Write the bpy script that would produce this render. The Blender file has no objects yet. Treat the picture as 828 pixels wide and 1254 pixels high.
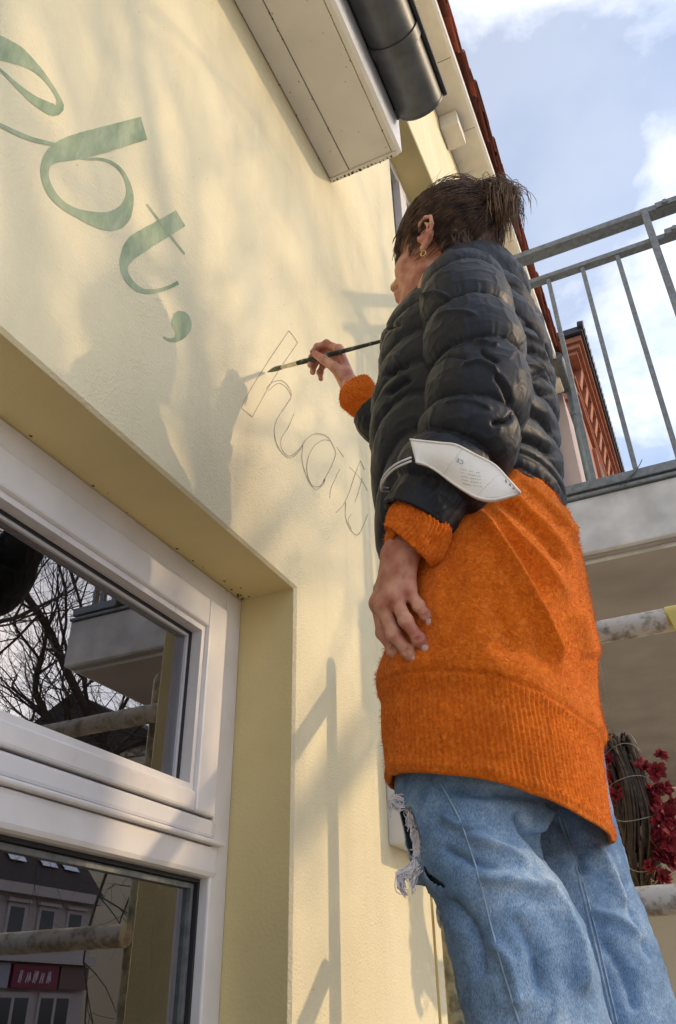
import bpy, bmesh, math, random
import numpy as np
import openvdb as vdb
from mathutils import Vector, Matrix

# ------------------------------------------------------------------ camera, sky, sun, exposure
scene = bpy.context.scene
col = scene.collection
REF_W, REF_H, FOC = 828.0, 1254.0, 977.0
YAW, PITCH, ROLL = math.radians(24.434), math.radians(32.407), math.radians(-1.1136)
CAM = np.array([0.75, 0.0, 1.5])
c_f = np.array([-math.sin(YAW)*math.cos(PITCH), math.cos(YAW)*math.cos(PITCH), math.sin(PITCH)])
c_r = np.array([math.cos(YAW), math.sin(YAW), 0.0])
c_u = np.cross(c_r, c_f)
_c, _s = math.cos(ROLL), math.sin(ROLL)
c_r, c_u = c_r*_c + c_u*_s, -c_r*_s + c_u*_c
cd = bpy.data.cameras.new('camera')
cam = bpy.data.objects.new('camera', cd); col.objects.link(cam)
cd.sensor_fit = 'VERTICAL'; cd.sensor_height = 36.0; cd.lens = FOC/REF_H*36.0
cd.clip_start = 0.02; cd.clip_end = 2000
cam.matrix_world = Matrix(((c_r[0], c_u[0], -c_f[0], CAM[0]), (c_r[1], c_u[1], -c_f[1], CAM[1]),
                           (c_r[2], c_u[2], -c_f[2], CAM[2]), (0, 0, 0, 1)))
scene.camera = cam

SUN = np.array([1.0, 0.5, 0.48]); SUN /= np.linalg.norm(SUN)
SUN_EL = math.asin(SUN[2]); SUN_AZ = math.atan2(SUN[0], SUN[1])
world = bpy.data.worlds.new('World'); scene.world = world; world.use_nodes = True
def build_world():
    nt = world.node_tree; nt.nodes.clear()
    N = nt.nodes.new; L = nt.links.new
    out = N('ShaderNodeOutputWorld'); bg = N('ShaderNodeBackground'); bg.inputs['Strength'].default_value = 0.15
    sky = N('ShaderNodeTexSky'); sky.sky_type = 'NISHITA'; sky.sun_disc = False
    sky.sun_elevation = SUN_EL; sky.sun_rotation = SUN_AZ
    sky.air_density = 1.0; sky.dust_density = 1.5; sky.ozone_density = 1.4
    tc = N('ShaderNodeTexCoord')
    sep = N('ShaderNodeSeparateXYZ'); L(tc.outputs['Generated'], sep.inputs[0])
    zz = N('ShaderNodeMath'); zz.operation = 'MAXIMUM'; L(sep.outputs['Z'], zz.inputs[0]); zz.inputs[1].default_value = 0.0
    za = N('ShaderNodeMath'); za.operation = 'ADD'; L(zz.outputs[0], za.inputs[0]); za.inputs[1].default_value = 0.35
    dv = N('ShaderNodeVectorMath'); dv.operation = 'DIVIDE'; L(tc.outputs['Generated'], dv.inputs[0])
    cb = N('ShaderNodeCombineXYZ')
    for i in range(3): L(za.outputs[0], cb.inputs[i])
    L(cb.outputs[0], dv.inputs[1])
    mp = N('ShaderNodeMapping'); mp.inputs['Location'].default_value = (CLOUD_X, CLOUD_Y, 2.0); L(dv.outputs[0], mp.inputs['Vector'])
    n1 = N('ShaderNodeTexNoise'); n1.inputs['Scale'].default_value = 2.6; n1.inputs['Detail'].default_value = 7.0
    n1.inputs['Roughness'].default_value = 0.58; n1.inputs['Distortion'].default_value = 0.25
    L(mp.outputs[0], n1.inputs['Vector'])
    rp = N('ShaderNodeValToRGB'); rp.color_ramp.elements[0].position = 0.45; rp.color_ramp.elements[1].position = 0.60
    rp.color_ramp.elements[0].color = (0.25, 0.25, 0.25, 1); rp.color_ramp.elements[1].color = (1, 1, 1, 1)
    L(n1.outputs['Fac'], rp.inputs['Fac'])
    n2 = N('ShaderNodeTexNoise'); n2.inputs['Scale'].default_value = 5.0; n2.inputs['Detail'].default_value = 5.0
    L(mp.outputs[0], n2.inputs['Vector'])
    cr = N('ShaderNodeValToRGB'); cr.color_ramp.elements[0].position = 0.35; cr.color_ramp.elements[1].position = 0.62
    cr.color_ramp.elements[0].color = (4.2, 4.7, 5.7, 1); cr.color_ramp.elements[1].color = (7.0, 7.0, 7.3, 1)
    L(n2.outputs['Fac'], cr.inputs['Fac'])
    mx = N('ShaderNodeMix'); mx.data_type = 'RGBA'
    L(rp.outputs['Color'], mx.inputs['Factor']); L(sky.outputs['Color'], mx.inputs['A']); L(cr.outputs['Color'], mx.inputs['B'])
    L(mx.outputs['Result'], bg.inputs['Color']); L(bg.outputs[0], out.inputs['Surface'])
CLOUD_X, CLOUD_Y = 2.2, 7.9
build_world()
sd = bpy.data.lights.new('sun', 'SUN'); sd.energy = 1.2; sd.angle = math.radians(1.0); sd.color = (1.0, 0.74, 0.44)
sun = bpy.data.objects.new('sun', sd); col.objects.link(sun)
sun.rotation_euler = Vector(tuple(SUN)).to_track_quat('Z', 'Y').to_euler(); sun.location = (8, 4, 8)
vs = scene.view_settings
vs.view_transform = 'Standard'; vs.look = 'None'; vs.gamma = 1.0; vs.use_curve_mapping = False; vs.exposure = 0.72
scene.render.film_transparent = False
scene.cycles.max_bounces = 8; scene.cycles.transparent_max_bounces = 12; scene.cycles.caustics_reflective = False; scene.cycles.caustics_refractive = False

# ------------------------------------------------------------------ helpers
random.seed(7)
RNG = np.random.default_rng(11)
def ray(x, y): return c_f + c_r*((x-REF_W/2)/FOC) - c_u*((y-REF_H/2)/FOC)
def at_x(x, y, X): d = ray(x, y); return CAM + d*((X-CAM[0])/d[0])
def at_y(x, y, Y): d = ray(x, y); return CAM + d*((Y-CAM[1])/d[1])
def at_z(x, y, Z): d = ray(x, y); return CAM + d*((Z-CAM[2])/d[2])
def proj(P):
    P = np.asarray(P, float)-CAM; t = P@c_f
    return np.stack([REF_W/2+FOC*(P@c_r)/t, REF_H/2-FOC*(P@c_u)/t], -1)
def tag(o, label=None, cat=None, group=None, kind=None):
    if label: o['label'] = label
    if cat: o['category'] = cat
    if group: o['group'] = group
    if kind: o['kind'] = kind
    return o
def empty(name, loc, rz=0.0, label=None, cat=None, group=None):
    o = bpy.data.objects.new(name, None); col.objects.link(o); o.location = tuple(loc); o.rotation_euler = (0, 0, rz)
    o.empty_display_size = 0.1
    return tag(o, label, cat, group)
def mesh_obj(name, verts, faces, mat, parent=None, smooth=True, autosmooth=None):
    me = bpy.data.meshes.new(name)
    V = np.asarray(verts, float).reshape(-1, 3)
    if parent is not None:
        V = V - np.array(world_loc(parent))
    me.from_pydata(V.tolist(), [], [tuple(int(i) for i in f) for f in faces])
    if smooth:
        me.polygons.foreach_set('use_smooth', [True]*len(me.polygons))
    me.update()
    if isinstance(mat, (list, tuple)):
        for m in mat: me.materials.append(m)
    elif mat: me.materials.append(mat)
    o = bpy.data.objects.new(name, me); col.objects.link(o)
    if parent is not None: o.parent = parent
    if autosmooth is not None:
        try: me.set_sharp_from_angle(angle=math.radians(autosmooth))
        except Exception: pass
    return o
def world_loc(o):
    p = np.zeros(3)
    while o is not None:
        p = p + np.array(o.location); o = o.parent
    return p
class MB:
    def __init__(s): s.v = []; s.f = []
    def add(s, v, f):
        n = len(s.v); s.v.extend([tuple(map(float, q)) for q in v]); s.f.extend([tuple(int(i)+n for i in g) for g in f]); return s
    def box(s, a, b, bev=0.0):
        x0, x1 = sorted((a[0], b[0])); y0, y1 = sorted((a[1], b[1])); z0, z1 = sorted((a[2], b[2]))
        if bev <= 0:
            v = [(x0,y0,z0),(x1,y0,z0),(x1,y1,z0),(x0,y1,z0),(x0,y0,z1),(x1,y0,z1),(x1,y1,z1),(x0,y1,z1)]
            f = [(3,2,1,0),(4,5,6,7),(0,1,5,4),(1,2,6,5),(2,3,7,6),(3,0,4,7)]
            return s.add(v, f)
        bm = bmesh.new(); bmesh.ops.create_cube(bm, size=1.0)
        for q in bm.verts: q.co = Vector(((x0+x1)/2+q.co.x*(x1-x0), (y0+y1)/2+q.co.y*(y1-y0), (z0+z1)/2+q.co.z*(z1-z0)))
        bmesh.ops.bevel(bm, geom=bm.edges[:], offset=bev, segments=2, affect='EDGES', profile=0.5)
        bm.verts.index_update()
        s.add([q.co[:] for q in bm.verts], [[q.index for q in f.verts] for f in bm.faces]); bm.free(); return s
    def tube(s, path, rad, sides=8, caps=True, flat=1.0):
        P = np.asarray(path, float); n = len(P)
        R = np.full(n, rad, float) if np.isscalar(rad) else np.asarray(rad, float)
        T = np.gradient(P, axis=0); T /= np.linalg.norm(T, axis=1)[:, None]+1e-12
        ref = np.array([0, 0, 1.0]) if abs(T[0][2]) < 0.9 else np.array([1.0, 0, 0])
        u = np.cross(T[0], ref); u /= np.linalg.norm(u)
        v = []; th = np.linspace(0, 2*np.pi, sides, endpoint=False)
        for i in range(n):
            u = u - T[i]*(u@T[i]); u /= np.linalg.norm(u)+1e-12
            w = np.cross(T[i], u)
            v.extend(P[i] + R[i]*(np.cos(th)[:, None]*u + flat*np.sin(th)[:, None]*w))
        f = []
        for i in range(n-1):
            for j in range(sides):
                k = (j+1) % sides
                f.append((i*sides+j, i*sides+k, (i+1)*sides+k, (i+1)*sides+j))
        if caps:
            f.append(tuple(range(sides-1, -1, -1))); f.append(tuple((n-1)*sides+j for j in range(sides)))
        return s.add(v, f)
    def build(s, name, mat, parent=None, smooth=False, autosmooth=None):
        return mesh_obj(name, s.v, s.f, mat, parent, smooth, autosmooth)
def catmull(P, n):
    P = np.asarray(P, float); m = len(P)
    d = np.r_[0, np.cumsum(np.linalg.norm(np.diff(P[:, :3], axis=0), axis=1)+1e-9)]
    t = np.linspace(0, d[-1], n); out = np.zeros((n, P.shape[1]))
    M = np.zeros_like(P)
    for i in range(m):
        if i == 0: M[i] = (P[1]-P[0])/(d[1]-d[0])
        elif i == m-1: M[i] = (P[-1]-P[-2])/(d[-1]-d[-2])
        else: M[i] = (P[i+1]-P[i-1])/(d[i+1]-d[i-1])
    for k, q in enumerate(t):
        i = min(max(np.searchsorted(d, q, side='right')-1, 0), m-2)
        h = d[i+1]-d[i]; s = (q-d[i])/h
        out[k] = (2*s**3-3*s**2+1)*P[i]+(s**3-2*s**2+s)*h*M[i]+(-2*s**3+3*s**2)*P[i+1]+(s**3-s**2)*h*M[i+1]
    return out
_perm = np.random.default_rng(5).random((64, 64, 64)).astype(np.float32)
def vnoise(P):
    P = np.asarray(P, float); i = np.floor(P).astype(int); f = P-i; f = f*f*f*(f*(f*6-15)+10)
    r = 0
    for a in (0, 1):
        for b in (0, 1):
            for c in (0, 1):
                w = (f[..., 0] if a else 1-f[..., 0])*(f[..., 1] if b else 1-f[..., 1])*(f[..., 2] if c else 1-f[..., 2])
                r = r + w*_perm[(i[..., 0]+a) & 63, (i[..., 1]+b) & 63, (i[..., 2]+c) & 63]
    return r*2-1
def fbm(P, octv=4, gain=0.5):
    P = np.asarray(P, float); r = 0; a = 1.0
    for o in range(octv): r = r+a*vnoise(P*(2**o)+o*17.3); a *= gain
    return r
def grid_faces(n, m, closed=True):
    f = []
    mm = m if closed else m-1
    for i in range(n-1):
        for j in range(mm):
            k = (j+1) % m
            f.append((i*m+j, i*m+k, (i+1)*m+k, (i+1)*m+j))
    return f
def grid_normals(G):
    du = np.gradient(G, axis=0)
    dv = (np.roll(G, -1, axis=1)-np.roll(G, 1, axis=1))/2
    n = np.cross(dv, du); n /= np.linalg.norm(n, axis=2)[..., None]+1e-12
    return n
def seg_dist(Q, poly):
    """distance in reference pixels of points Q (…,2) to a polyline, and the position along it"""
    poly = np.asarray(poly, float); best = np.full(Q.shape[:-1], 1e9); tb = np.zeros(Q.shape[:-1]); n = len(poly)-1
    for k in range(n):
        a, b = poly[k], poly[k+1]; ab = b-a
        t = np.clip(((Q-a)@ab)/(ab@ab+1e-9), 0, 1)
        d = np.linalg.norm(Q-(a+t[..., None]*ab), axis=-1)
        m = d < best; best = np.where(m, d, best); tb = np.where(m, (k+t)/n, tb)
    return best, tb
def crease(G, Nn, poly, width, height, sharp=0.0, facing=True):
    """fold along a traced line on the side of the cloth nearest the line; height<0 is a valley"""
    Q = proj(G.reshape(-1, 3)).reshape(G.shape[:2]+(2,))
    pl = catmull(np.asarray(poly, float), 24) if len(poly) > 2 else np.asarray(poly, float)
    d, t = seg_dist(Q, pl)
    end = np.clip(np.minimum(t, 1-t)*6, 0, 1)
    h = height*np.exp(-(d/width)**2)
    if sharp: h = h + height*sharp*np.exp(-(d/(width*0.3))**2)
    h = h*end*end*(3-2*end)
    view = CAM-G; view /= np.linalg.norm(view, axis=2)[..., None]
    w = np.clip((Nn*view).sum(2)*3+0.6, 0, 1) if facing else 1.0
    return h*w

# ------------------------------------------------------------------ materials
MATS = {}
def nodes(m):
    nt = m.node_tree; return nt, nt.nodes.new, nt.links.new, nt.nodes['Principled BSDF']
def pmat(name, base, rough=0.6, var=0.0, vscale=20.0, bump=0.0, bscale=200.0, bdist=0.002, metal=0.0, spec=0.5, col2=None, detail=5.0,
         sheen=0.0, sss=0.0, rough_var=0.0):
    m = bpy.data.materials.new(name); m.use_nodes = True; MATS[name] = m
    nt, N, L, b = nodes(m)
    b.inputs['Roughness'].default_value = rough; b.inputs['Metallic'].default_value = metal
    b.inputs['Specular IOR Level'].default_value = spec
    b.inputs['Base Color'].default_value = (*base, 1)
    tc = N('ShaderNodeTexCoord')
    if var > 0 or col2:
        n = N('ShaderNodeTexNoise'); n.inputs['Scale'].default_value = vscale; n.inputs['Detail'].default_value = detail
        L(tc.outputs['Object'], n.inputs['Vector'])
        r = N('ShaderNodeValToRGB'); r.color_ramp.elements[0].position = 0.32; r.color_ramp.elements[1].position = 0.68
        c2 = col2 if col2 else tuple(min(1, c*(1+var)) for c in base)
        c1 = base if col2 else tuple(c*(1-var) for c in base)
        r.color_ramp.elements[0].color = (*c1, 1); r.color_ramp.elements[1].color = (*c2, 1)
        L(n.outputs['Fac'], r.inputs['Fac']); L(r.outputs['Color'], b.inputs['Base Color'])
        if rough_var:
            mr = N('ShaderNodeMapRange'); mr.inputs['To Min'].default_value = rough-rough_var; mr.inputs['To Max'].default_value = rough+rough_var
            L(n.outputs['Fac'], mr.inputs['Value']); L(mr.outputs[0], b.inputs['Roughness'])
    if bump > 0:
        n = N('ShaderNodeTexNoise'); n.inputs['Scale'].default_value = bscale; n.inputs['Detail'].default_value = 4.0
        L(tc.outputs['Object'], n.inputs['Vector'])
        bp = N('ShaderNodeBump'); bp.inputs['Strength'].default_value = bump; bp.inputs['Distance'].default_value = bdist
        L(n.outputs['Fac'], bp.inputs['Height']); L(bp.outputs[0], b.inputs['Normal'])
    if sheen: b.inputs['Sheen Weight'].default_value = sheen; b.inputs['Sheen Roughness'].default_value = 0.5
    if sss:
        b.inputs['Subsurface Weight'].default_value = sss; b.inputs['Subsurface Radius'].default_value = (0.012, 0.004, 0.002)
    return m

def plaster():
    m = bpy.data.materials.new('yellow_plaster'); m.use_nodes = True
    nt, N, L, b = nodes(m); b.inputs['Roughness'].default_value = 0.92; b.inputs['Specular IOR Level'].default_value = 0.2
    tc = N('ShaderNodeTexCoord')
    n = N('ShaderNodeTexNoise'); n.inputs['Scale'].default_value = 2.2; n.inputs['Detail'].default_value = 8.0; L(tc.outputs['Object'], n.inputs['Vector'])
    r = N('ShaderNodeValToRGB'); r.color_ramp.elements[0].position = 0.3; r.color_ramp.elements[1].position = 0.7
    r.color_ramp.elements[0].color = (0.80, 0.715, 0.485, 1); r.color_ramp.elements[1].color = (0.86, 0.780, 0.555, 1)
    L(n.outputs['Fac'], r.inputs['Fac'])
    # small dark pits and specks
    v = N('ShaderNodeTexVoronoi'); v.inputs['Scale'].default_value = 26.0; L(tc.outputs['Object'], v.inputs['Vector'])
    lt = N('ShaderNodeMath'); lt.operation = 'LESS_THAN'; L(v.outputs['Distance'], lt.inputs[0]); lt.inputs[1].default_value = 0.045
    wn = N('ShaderNodeTexNoise'); wn.inputs['Scale'].default_value = 5.0; L(tc.outputs['Object'], wn.inputs['Vector'])
    gt = N('ShaderNodeMath'); gt.operation = 'GREATER_THAN'; L(wn.outputs['Fac'], gt.inputs[0]); gt.inputs[1].default_value = 0.52
    mu = N('ShaderNodeMath'); mu.operation = 'MULTIPLY'; L(lt.outputs[0], mu.inputs[0]); L(gt.outputs[0], mu.inputs[1])
    mu2 = N('ShaderNodeMath'); mu2.operation = 'MULTIPLY'; L(mu.outputs[0], mu2.inputs[0]); mu2.inputs[1].default_value = 0.55
    mx = N('ShaderNodeMix'); mx.data_type = 'RGBA'; L(mu2.outputs[0], mx.inputs['Factor']); L(r.outputs['Color'], mx.inputs['A'])
    mx.inputs['B'].default_value = (0.22, 0.17, 0.09, 1)
    # faint rain streaks and smudges
    mp = N('ShaderNodeMapping'); mp.inputs['Scale'].default_value = (1, 7.0, 0.55); L(tc.outputs['Object'], mp.inputs['Vector'])
    sn = N('ShaderNodeTexNoise'); sn.inputs['Scale'].default_value = 1.6; sn.inputs['Detail'].default_value = 7; sn.inputs['Roughness'].default_value = .65; L(mp.outputs[0], sn.inputs['Vector'])
    sr = N('ShaderNodeMapRange'); sr.inputs['From Min'].default_value = .52; sr.inputs['From Max'].default_value = .78; sr.inputs['To Max'].default_value = .30; L(sn.outputs['Fac'], sr.inputs['Value'])
    m3 = N('ShaderNodeMix'); m3.data_type = 'RGBA'; L(sr.outputs[0], m3.inputs['Factor']); L(mx.outputs['Result'], m3.inputs['A']); m3.inputs['B'].default_value = (0.60, 0.53, 0.37, 1)
    L(m3.outputs['Result'], b.inputs['Base Color'])
    # relief: fine render grain, rougher in patches
    g1 = N('ShaderNodeTexNoise'); g1.inputs['Scale'].default_value = 190.0; g1.inputs['Detail'].default_value = 5.0; L(tc.outputs['Object'], g1.inputs['Vector'])
    g2 = N('ShaderNodeTexNoise'); g2.inputs['Scale'].default_value = 28.0; g2.inputs['Detail'].default_value = 4.0; L(tc.outputs['Object'], g2.inputs['Vector'])
    g3 = N('ShaderNodeTexNoise'); g3.inputs['Scale'].default_value = 3.0; L(tc.outputs['Object'], g3.inputs['Vector'])
    pr = N('ShaderNodeMapRange'); pr.inputs['From Min'].default_value = 0.42; pr.inputs['From Max'].default_value = 0.62
    pr.inputs['To Min'].default_value = 0.35; pr.inputs['To Max'].default_value = 1.0; L(g3.outputs['Fac'], pr.inputs['Value'])
    m1 = N('ShaderNodeMath'); m1.operation = 'MULTIPLY'; L(g1.outputs['Fac'], m1.inputs[0]); L(pr.outputs[0], m1.inputs[1])
    m2 = N('ShaderNodeMath'); m2.operation = 'MULTIPLY_ADD'; L(g2.outputs['Fac'], m2.inputs[0]); m2.inputs[1].default_value = 0.55; L(m1.outputs[0], m2.inputs[2])
    bp = N('ShaderNodeBump'); bp.inputs['Strength'].default_value = 0.8; bp.inputs['Distance'].default_value = 0.0042
    L(m2.outputs[0], bp.inputs['Height']); L(bp.outputs[0], b.inputs['Normal'])
    return m
M_PLASTER = plaster()
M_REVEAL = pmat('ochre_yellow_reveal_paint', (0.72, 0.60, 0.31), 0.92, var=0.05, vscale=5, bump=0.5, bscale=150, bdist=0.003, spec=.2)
M_PVC = pmat('white_window_plastic', (0.80, 0.775, 0.77), 0.30, var=0.07, vscale=9, bump=0.03, bscale=60, detail=9, rough_var=.08)
M_ALU = pmat('white_drip_rail', (0.80, 0.79, 0.81), 0.30, metal=0.15, var=0.04, vscale=4)
M_GASKET = pmat('black_rubber_gasket', (0.02, 0.02, 0.025), 0.5)
M_SOFFIT = pmat('white_painted_board', (0.74, 0.70, 0.62), 0.55, var=0.06, vscale=8, bump=0.15, bscale=40)
M_FASCIA = pmat('white_painted_fascia', (0.84, 0.84, 0.85), 0.45, var=0.04, vscale=10)
M_DIRT = pmat('dark_grime', (0.045, 0.035, 0.025), 0.95, var=0.3, vscale=60)
M_ZINC = pmat('weathered_zinc', (0.115, 0.120, 0.122), 0.42, metal=0.45, var=0.25, vscale=12, rough_var=0.1, bump=0.1, bscale=20)
M_BLACKMET = pmat('black_painted_metal', (0.018, 0.018, 0.02), 0.45, var=0.3, vscale=30)
M_TILE = pmat('terracotta_tile', (0.34, 0.085, 0.045), 0.7, var=0.35, vscale=9, bump=0.4, bscale=70)
def tile_variation(m):
    nt = m.node_tree; N = nt.nodes.new; L = nt.links.new; b = nt.nodes['Principled BSDF']; src = b.inputs['Base Color'].links[0].from_socket
    oi = N('ShaderNodeObjectInfo'); r = N('ShaderNodeMapRange'); r.inputs['To Min'].default_value = .35; r.inputs['To Max'].default_value = 1.25; L(oi.outputs['Random'], r.inputs['Value'])
    mx = N('ShaderNodeMix'); mx.data_type = 'RGBA'; mx.blend_type = 'MULTIPLY'; mx.inputs['Factor'].default_value = 1; L(src, mx.inputs['A']); L(r.outputs[0], mx.inputs['B']); L(mx.outputs['Result'], b.inputs['Base Color'])
tile_variation(M_TILE)
M_GALV = pmat('galvanised_steel', (0.20, 0.215, 0.225), 0.48, metal=0.55, var=0.22, vscale=55, rough_var=0.1, bump=0.1, bscale=150)
M_CONC = pmat('painted_concrete', (0.60, 0.60, 0.61), 0.85, var=0.20, vscale=9, detail=10, bump=0.3, bscale=90)
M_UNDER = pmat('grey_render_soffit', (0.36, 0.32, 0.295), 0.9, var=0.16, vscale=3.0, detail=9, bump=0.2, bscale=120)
def brick_mat():
    m = bpy.data.materials.new('red_brick'); m.use_nodes = True
    nt, N, L, b = nodes(m); b.inputs['Roughness'].default_value = 0.9
    tc = N('ShaderNodeTexCoord'); mp = N('ShaderNodeMapping'); mp.inputs['Rotation'].default_value = (math.radians(90), 0, math.radians(90)); 
    L(tc.outputs['Object'], mp.inputs['Vector'])
    br = N('ShaderNodeTexBrick'); br.inputs['Scale'].default_value = 4.0; br.inputs['Color1'].default_value = (0.42, 0.16, 0.09, 1)
    br.inputs['Color2'].default_value = (0.36, 0.10, 0.055, 1); br.inputs['Mortar'].default_value = (0.28, 0.17, 0.12, 1)
    br.inputs['Mortar Size'].default_value = 0.012; L(mp.outputs[0], br.inputs['Vector']); L(br.outputs['Color'], b.inputs['Base Color'])
    return m
M_BRICK = brick_mat()
M_TERRA = pmat('terracotta_moulding', (0.40, 0.155, 0.085), 0.85, var=0.2, vscale=6)
M_SLATE = pmat('dark_roof_slate', (0.030, 0.032, 0.040), 0.6, var=0.2, vscale=10)
M_PINK = pmat('dusty_pink_render', (0.46, 0.38, 0.37), 0.9, var=0.06, vscale=3)
M_PIPE = pmat('blue_grey_zinc_pipe', (0.20, 0.26, 0.31), 0.4, metal=0.4, var=0.15, vscale=10)
def spatter(name, base, spots, scale=26.0, thr=0.54):
    m = bpy.data.materials.new(name); m.use_nodes = True
    nt, N, L, b = nodes(m); b.inputs['Roughness'].default_value = 0.75
    tc = N('ShaderNodeTexCoord')
    n = N('ShaderNodeTexNoise'); n.inputs['Scale'].default_value = scale; n.inputs['Detail'].default_value = 6; n.inputs['Roughness'].default_value = 0.65
    L(tc.outputs['Object'], n.inputs['Vector'])
    r = N('ShaderNodeValToRGB'); e = r.color_ramp.elements; e[0].position = thr-0.06; e[1].position = thr+0.03
    e[0].color = (*base, 1); e[1].color = (*spots, 1); x = e.new(thr-0.16); x.color = tuple(c*0.55 for c in base)+(1,)
    L(n.outputs['Fac'], r.inputs['Fac']); L(r.outputs['Color'], b.inputs['Base Color'])
    bp = N('ShaderNodeBump'); bp.inputs['Strength'].default_value = 0.5; bp.inputs['Distance'].default_value = 0.002
    L(n.outputs['Fac'], bp.inputs['Height']); L(bp.outputs[0], b.inputs['Normal'])
    return m
M_POLE = spatter('paint_spattered_pole', (0.36, 0.32, 0.27), (0.58, 0.55, 0.50), 30.0, .50)
M_TAPE = pmat('yellow_tape', (0.62, 0.50, 0.13), 0.45, var=0.12, vscale=20)
M_WOOD = pmat('scaffold_plank_wood', (0.25, 0.17, 0.10), 0.85, var=0.3, vscale=14, bump=0.4, bscale=80)
M_GLASS = None
def glass():
    m = bpy.data.materials.new('window_glass'); m.use_nodes = True
    nt = m.node_tree; nt.nodes.clear(); N = nt.nodes.new; L = nt.links.new
    o = N('ShaderNodeOutputMaterial'); mx = N('ShaderNodeMixShader'); g = N('ShaderNodeBsdfGlossy'); t = N('ShaderNodeBsdfTransparent')
    g.inputs['Roughness'].default_value = 0.0; g.inputs['Color'].default_value = (0.93, 0.92, 0.97, 1); t.inputs['Color'].default_value = (0.62, 0.66, 0.62, 1)
    fr = N('ShaderNodeFresnel'); fr.inputs['IOR'].default_value = 3.2
    L(fr.outputs[0], mx.inputs[0]); L(t.outputs[0], mx.inputs[1]); L(g.outputs[0], mx.inputs[2]); L(mx.outputs[0], o.inputs['Surface'])
    return m
M_GLASS = glass()
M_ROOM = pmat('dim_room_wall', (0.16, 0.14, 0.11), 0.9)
def letter_mat():
    m = bpy.data.materials.new('sage_green_wall_paint'); m.use_nodes = True
    nt, N, L, b = nodes(m); b.inputs['Roughness'].default_value = 0.8
    tc = N('ShaderNodeTexCoord'); mp = N('ShaderNodeMapping'); mp.inputs['Scale'].default_value = (1, 2.2, 0.7); mp.inputs['Rotation'].default_value = (0.5, 0, 0)
    L(tc.outputs['Object'], mp.inputs['Vector'])
    n = N('ShaderNodeTexNoise'); n.inputs['Scale'].default_value = 13.0; n.inputs['Detail'].default_value = 6; n.inputs['Roughness'].default_value = 0.62
    L(mp.outputs[0], n.inputs['Vector'])
    r = N('ShaderNodeValToRGB'); e = r.color_ramp.elements; e[0].position = 0.34; e[1].position = 0.68
    e[0].color = (0.235, 0.315, 0.195, 1); e[1].color = (0.475, 0.525, 0.335, 1)
    L(n.outputs['Fac'], r.inputs['Fac']); L(r.outputs['Color'], b.inputs['Base Color'])
    return m
M_LETTER = letter_mat()
M_PENCIL = pmat('pencil_line', (0.20, 0.155, 0.125), 0.9, col2=(0.46, 0.39, 0.29), vscale=45)
# ------------------------------------------------------------------ ground, street, pavement
M_ASPHALT = pmat('asphalt', (0.05, 0.05, 0.052), 0.9, var=0.2, vscale=3, bump=0.3, bscale=120)
M_PAVE = pmat('pavement_concrete', (0.44, 0.42, 0.39), 0.9, var=0.15, vscale=2, bump=0.3, bscale=60)
M_GROUND = pmat('ground_earth', (0.17, 0.15, 0.12), 0.95, var=0.2, vscale=0.5)
def sheet(name, x0, x1, y0, y1, z, mat, h=0.0):
    mb = MB()
    if h: mb.box((x0, y0, z-h), (x1, y1, z))
    else: mb.add([(x0,y0,z),(x1,y0,z),(x1,y1,z),(x0,y1,z)], [(0,1,2,3)])
    return tag(mb.build(name, mat), kind='structure')
sheet('ground', -300, 300, -300, 300, -0.15, M_GROUND)
sheet('street', 7.0, 16.5, -120, 120, -0.12, M_ASPHALT)
sheet('pavement', -0.2, 6.8, -120, 120, 0.0, M_PAVE, 0.14)
sheet('pavement_opposite', 16.7, 19.9, -120, 120, 0.0, M_PAVE, 0.14)

# ------------------------------------------------------------------ the yellow house
house = empty('house', (0, 2.0, 0), label='pale yellow plastered house with green lettering, white window and tiled roof', cat='house')
def wall_with_holes(y0, y1, z0, z1, holes, ch=0.006):
    """front sheet at x = 0 with real openings and deep plastered reveals; a small worn chamfer along each arris"""
    mb = MB(); rv = MB()
    ys = sorted({y0, y1, *[h[0]-ch for h in holes], *[h[1]+ch for h in holes]})
    zs = sorted({z0, z1, *[h[2]-ch for h in holes], *[h[3]+ch for h in holes]})
    for i in range(len(ys)-1):
        for j in range(len(zs)-1):
            cy, cz = (ys[i]+ys[i+1])/2, (zs[j]+zs[j+1])/2
            if any(h[0]-ch < cy < h[1]+ch and h[2]-ch < cz < h[3]+ch for h in holes): continue
            mb.add([(0,ys[i],zs[j]),(0,ys[i+1],zs[j]),(0,ys[i+1],zs[j+1]),(0,ys[i],zs[j+1])], [(0,1,2,3)])
    for a, b, c, d, dep in holes:
        o = [(0,a-ch,c-ch),(0,b+ch,c-ch),(0,b+ch,d+ch),(0,a-ch,d+ch)]
        n = [(-ch,a,c),(-ch,b,c),(-ch,b,d),(-ch,a,d)]
        k = [(-dep,a,c),(-dep,b,c),(-dep,b,d),(-dep,a,d)]
        for q in range(4):
            r = (q+1) % 4
            mb.add([o[q], o[r], n[r], n[q]], [(3,2,1,0)]); rv.add([n[q], n[r], k[r], k[q]], [(3,2,1,0)])
    return mb, rv
W1 = (-1.25, 1.415, 0.92, 2.315, 0.30)
W2 = (2.365, 3.95, 4.45, 6.15, 0.36)
H_END = 7.45
wm, rm = wall_with_holes(-4.0, H_END, 0.0, 7.62, [W1, W2])
wall = wm.build('wall', M_PLASTER, house)
for k in range(2): mesh_obj('reveal', rm.v[k*16:(k+1)*16], [tuple(i-k*16 for i in f) for f in rm.f[k*4:(k+1)*4]], M_REVEAL, house, False)
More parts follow.
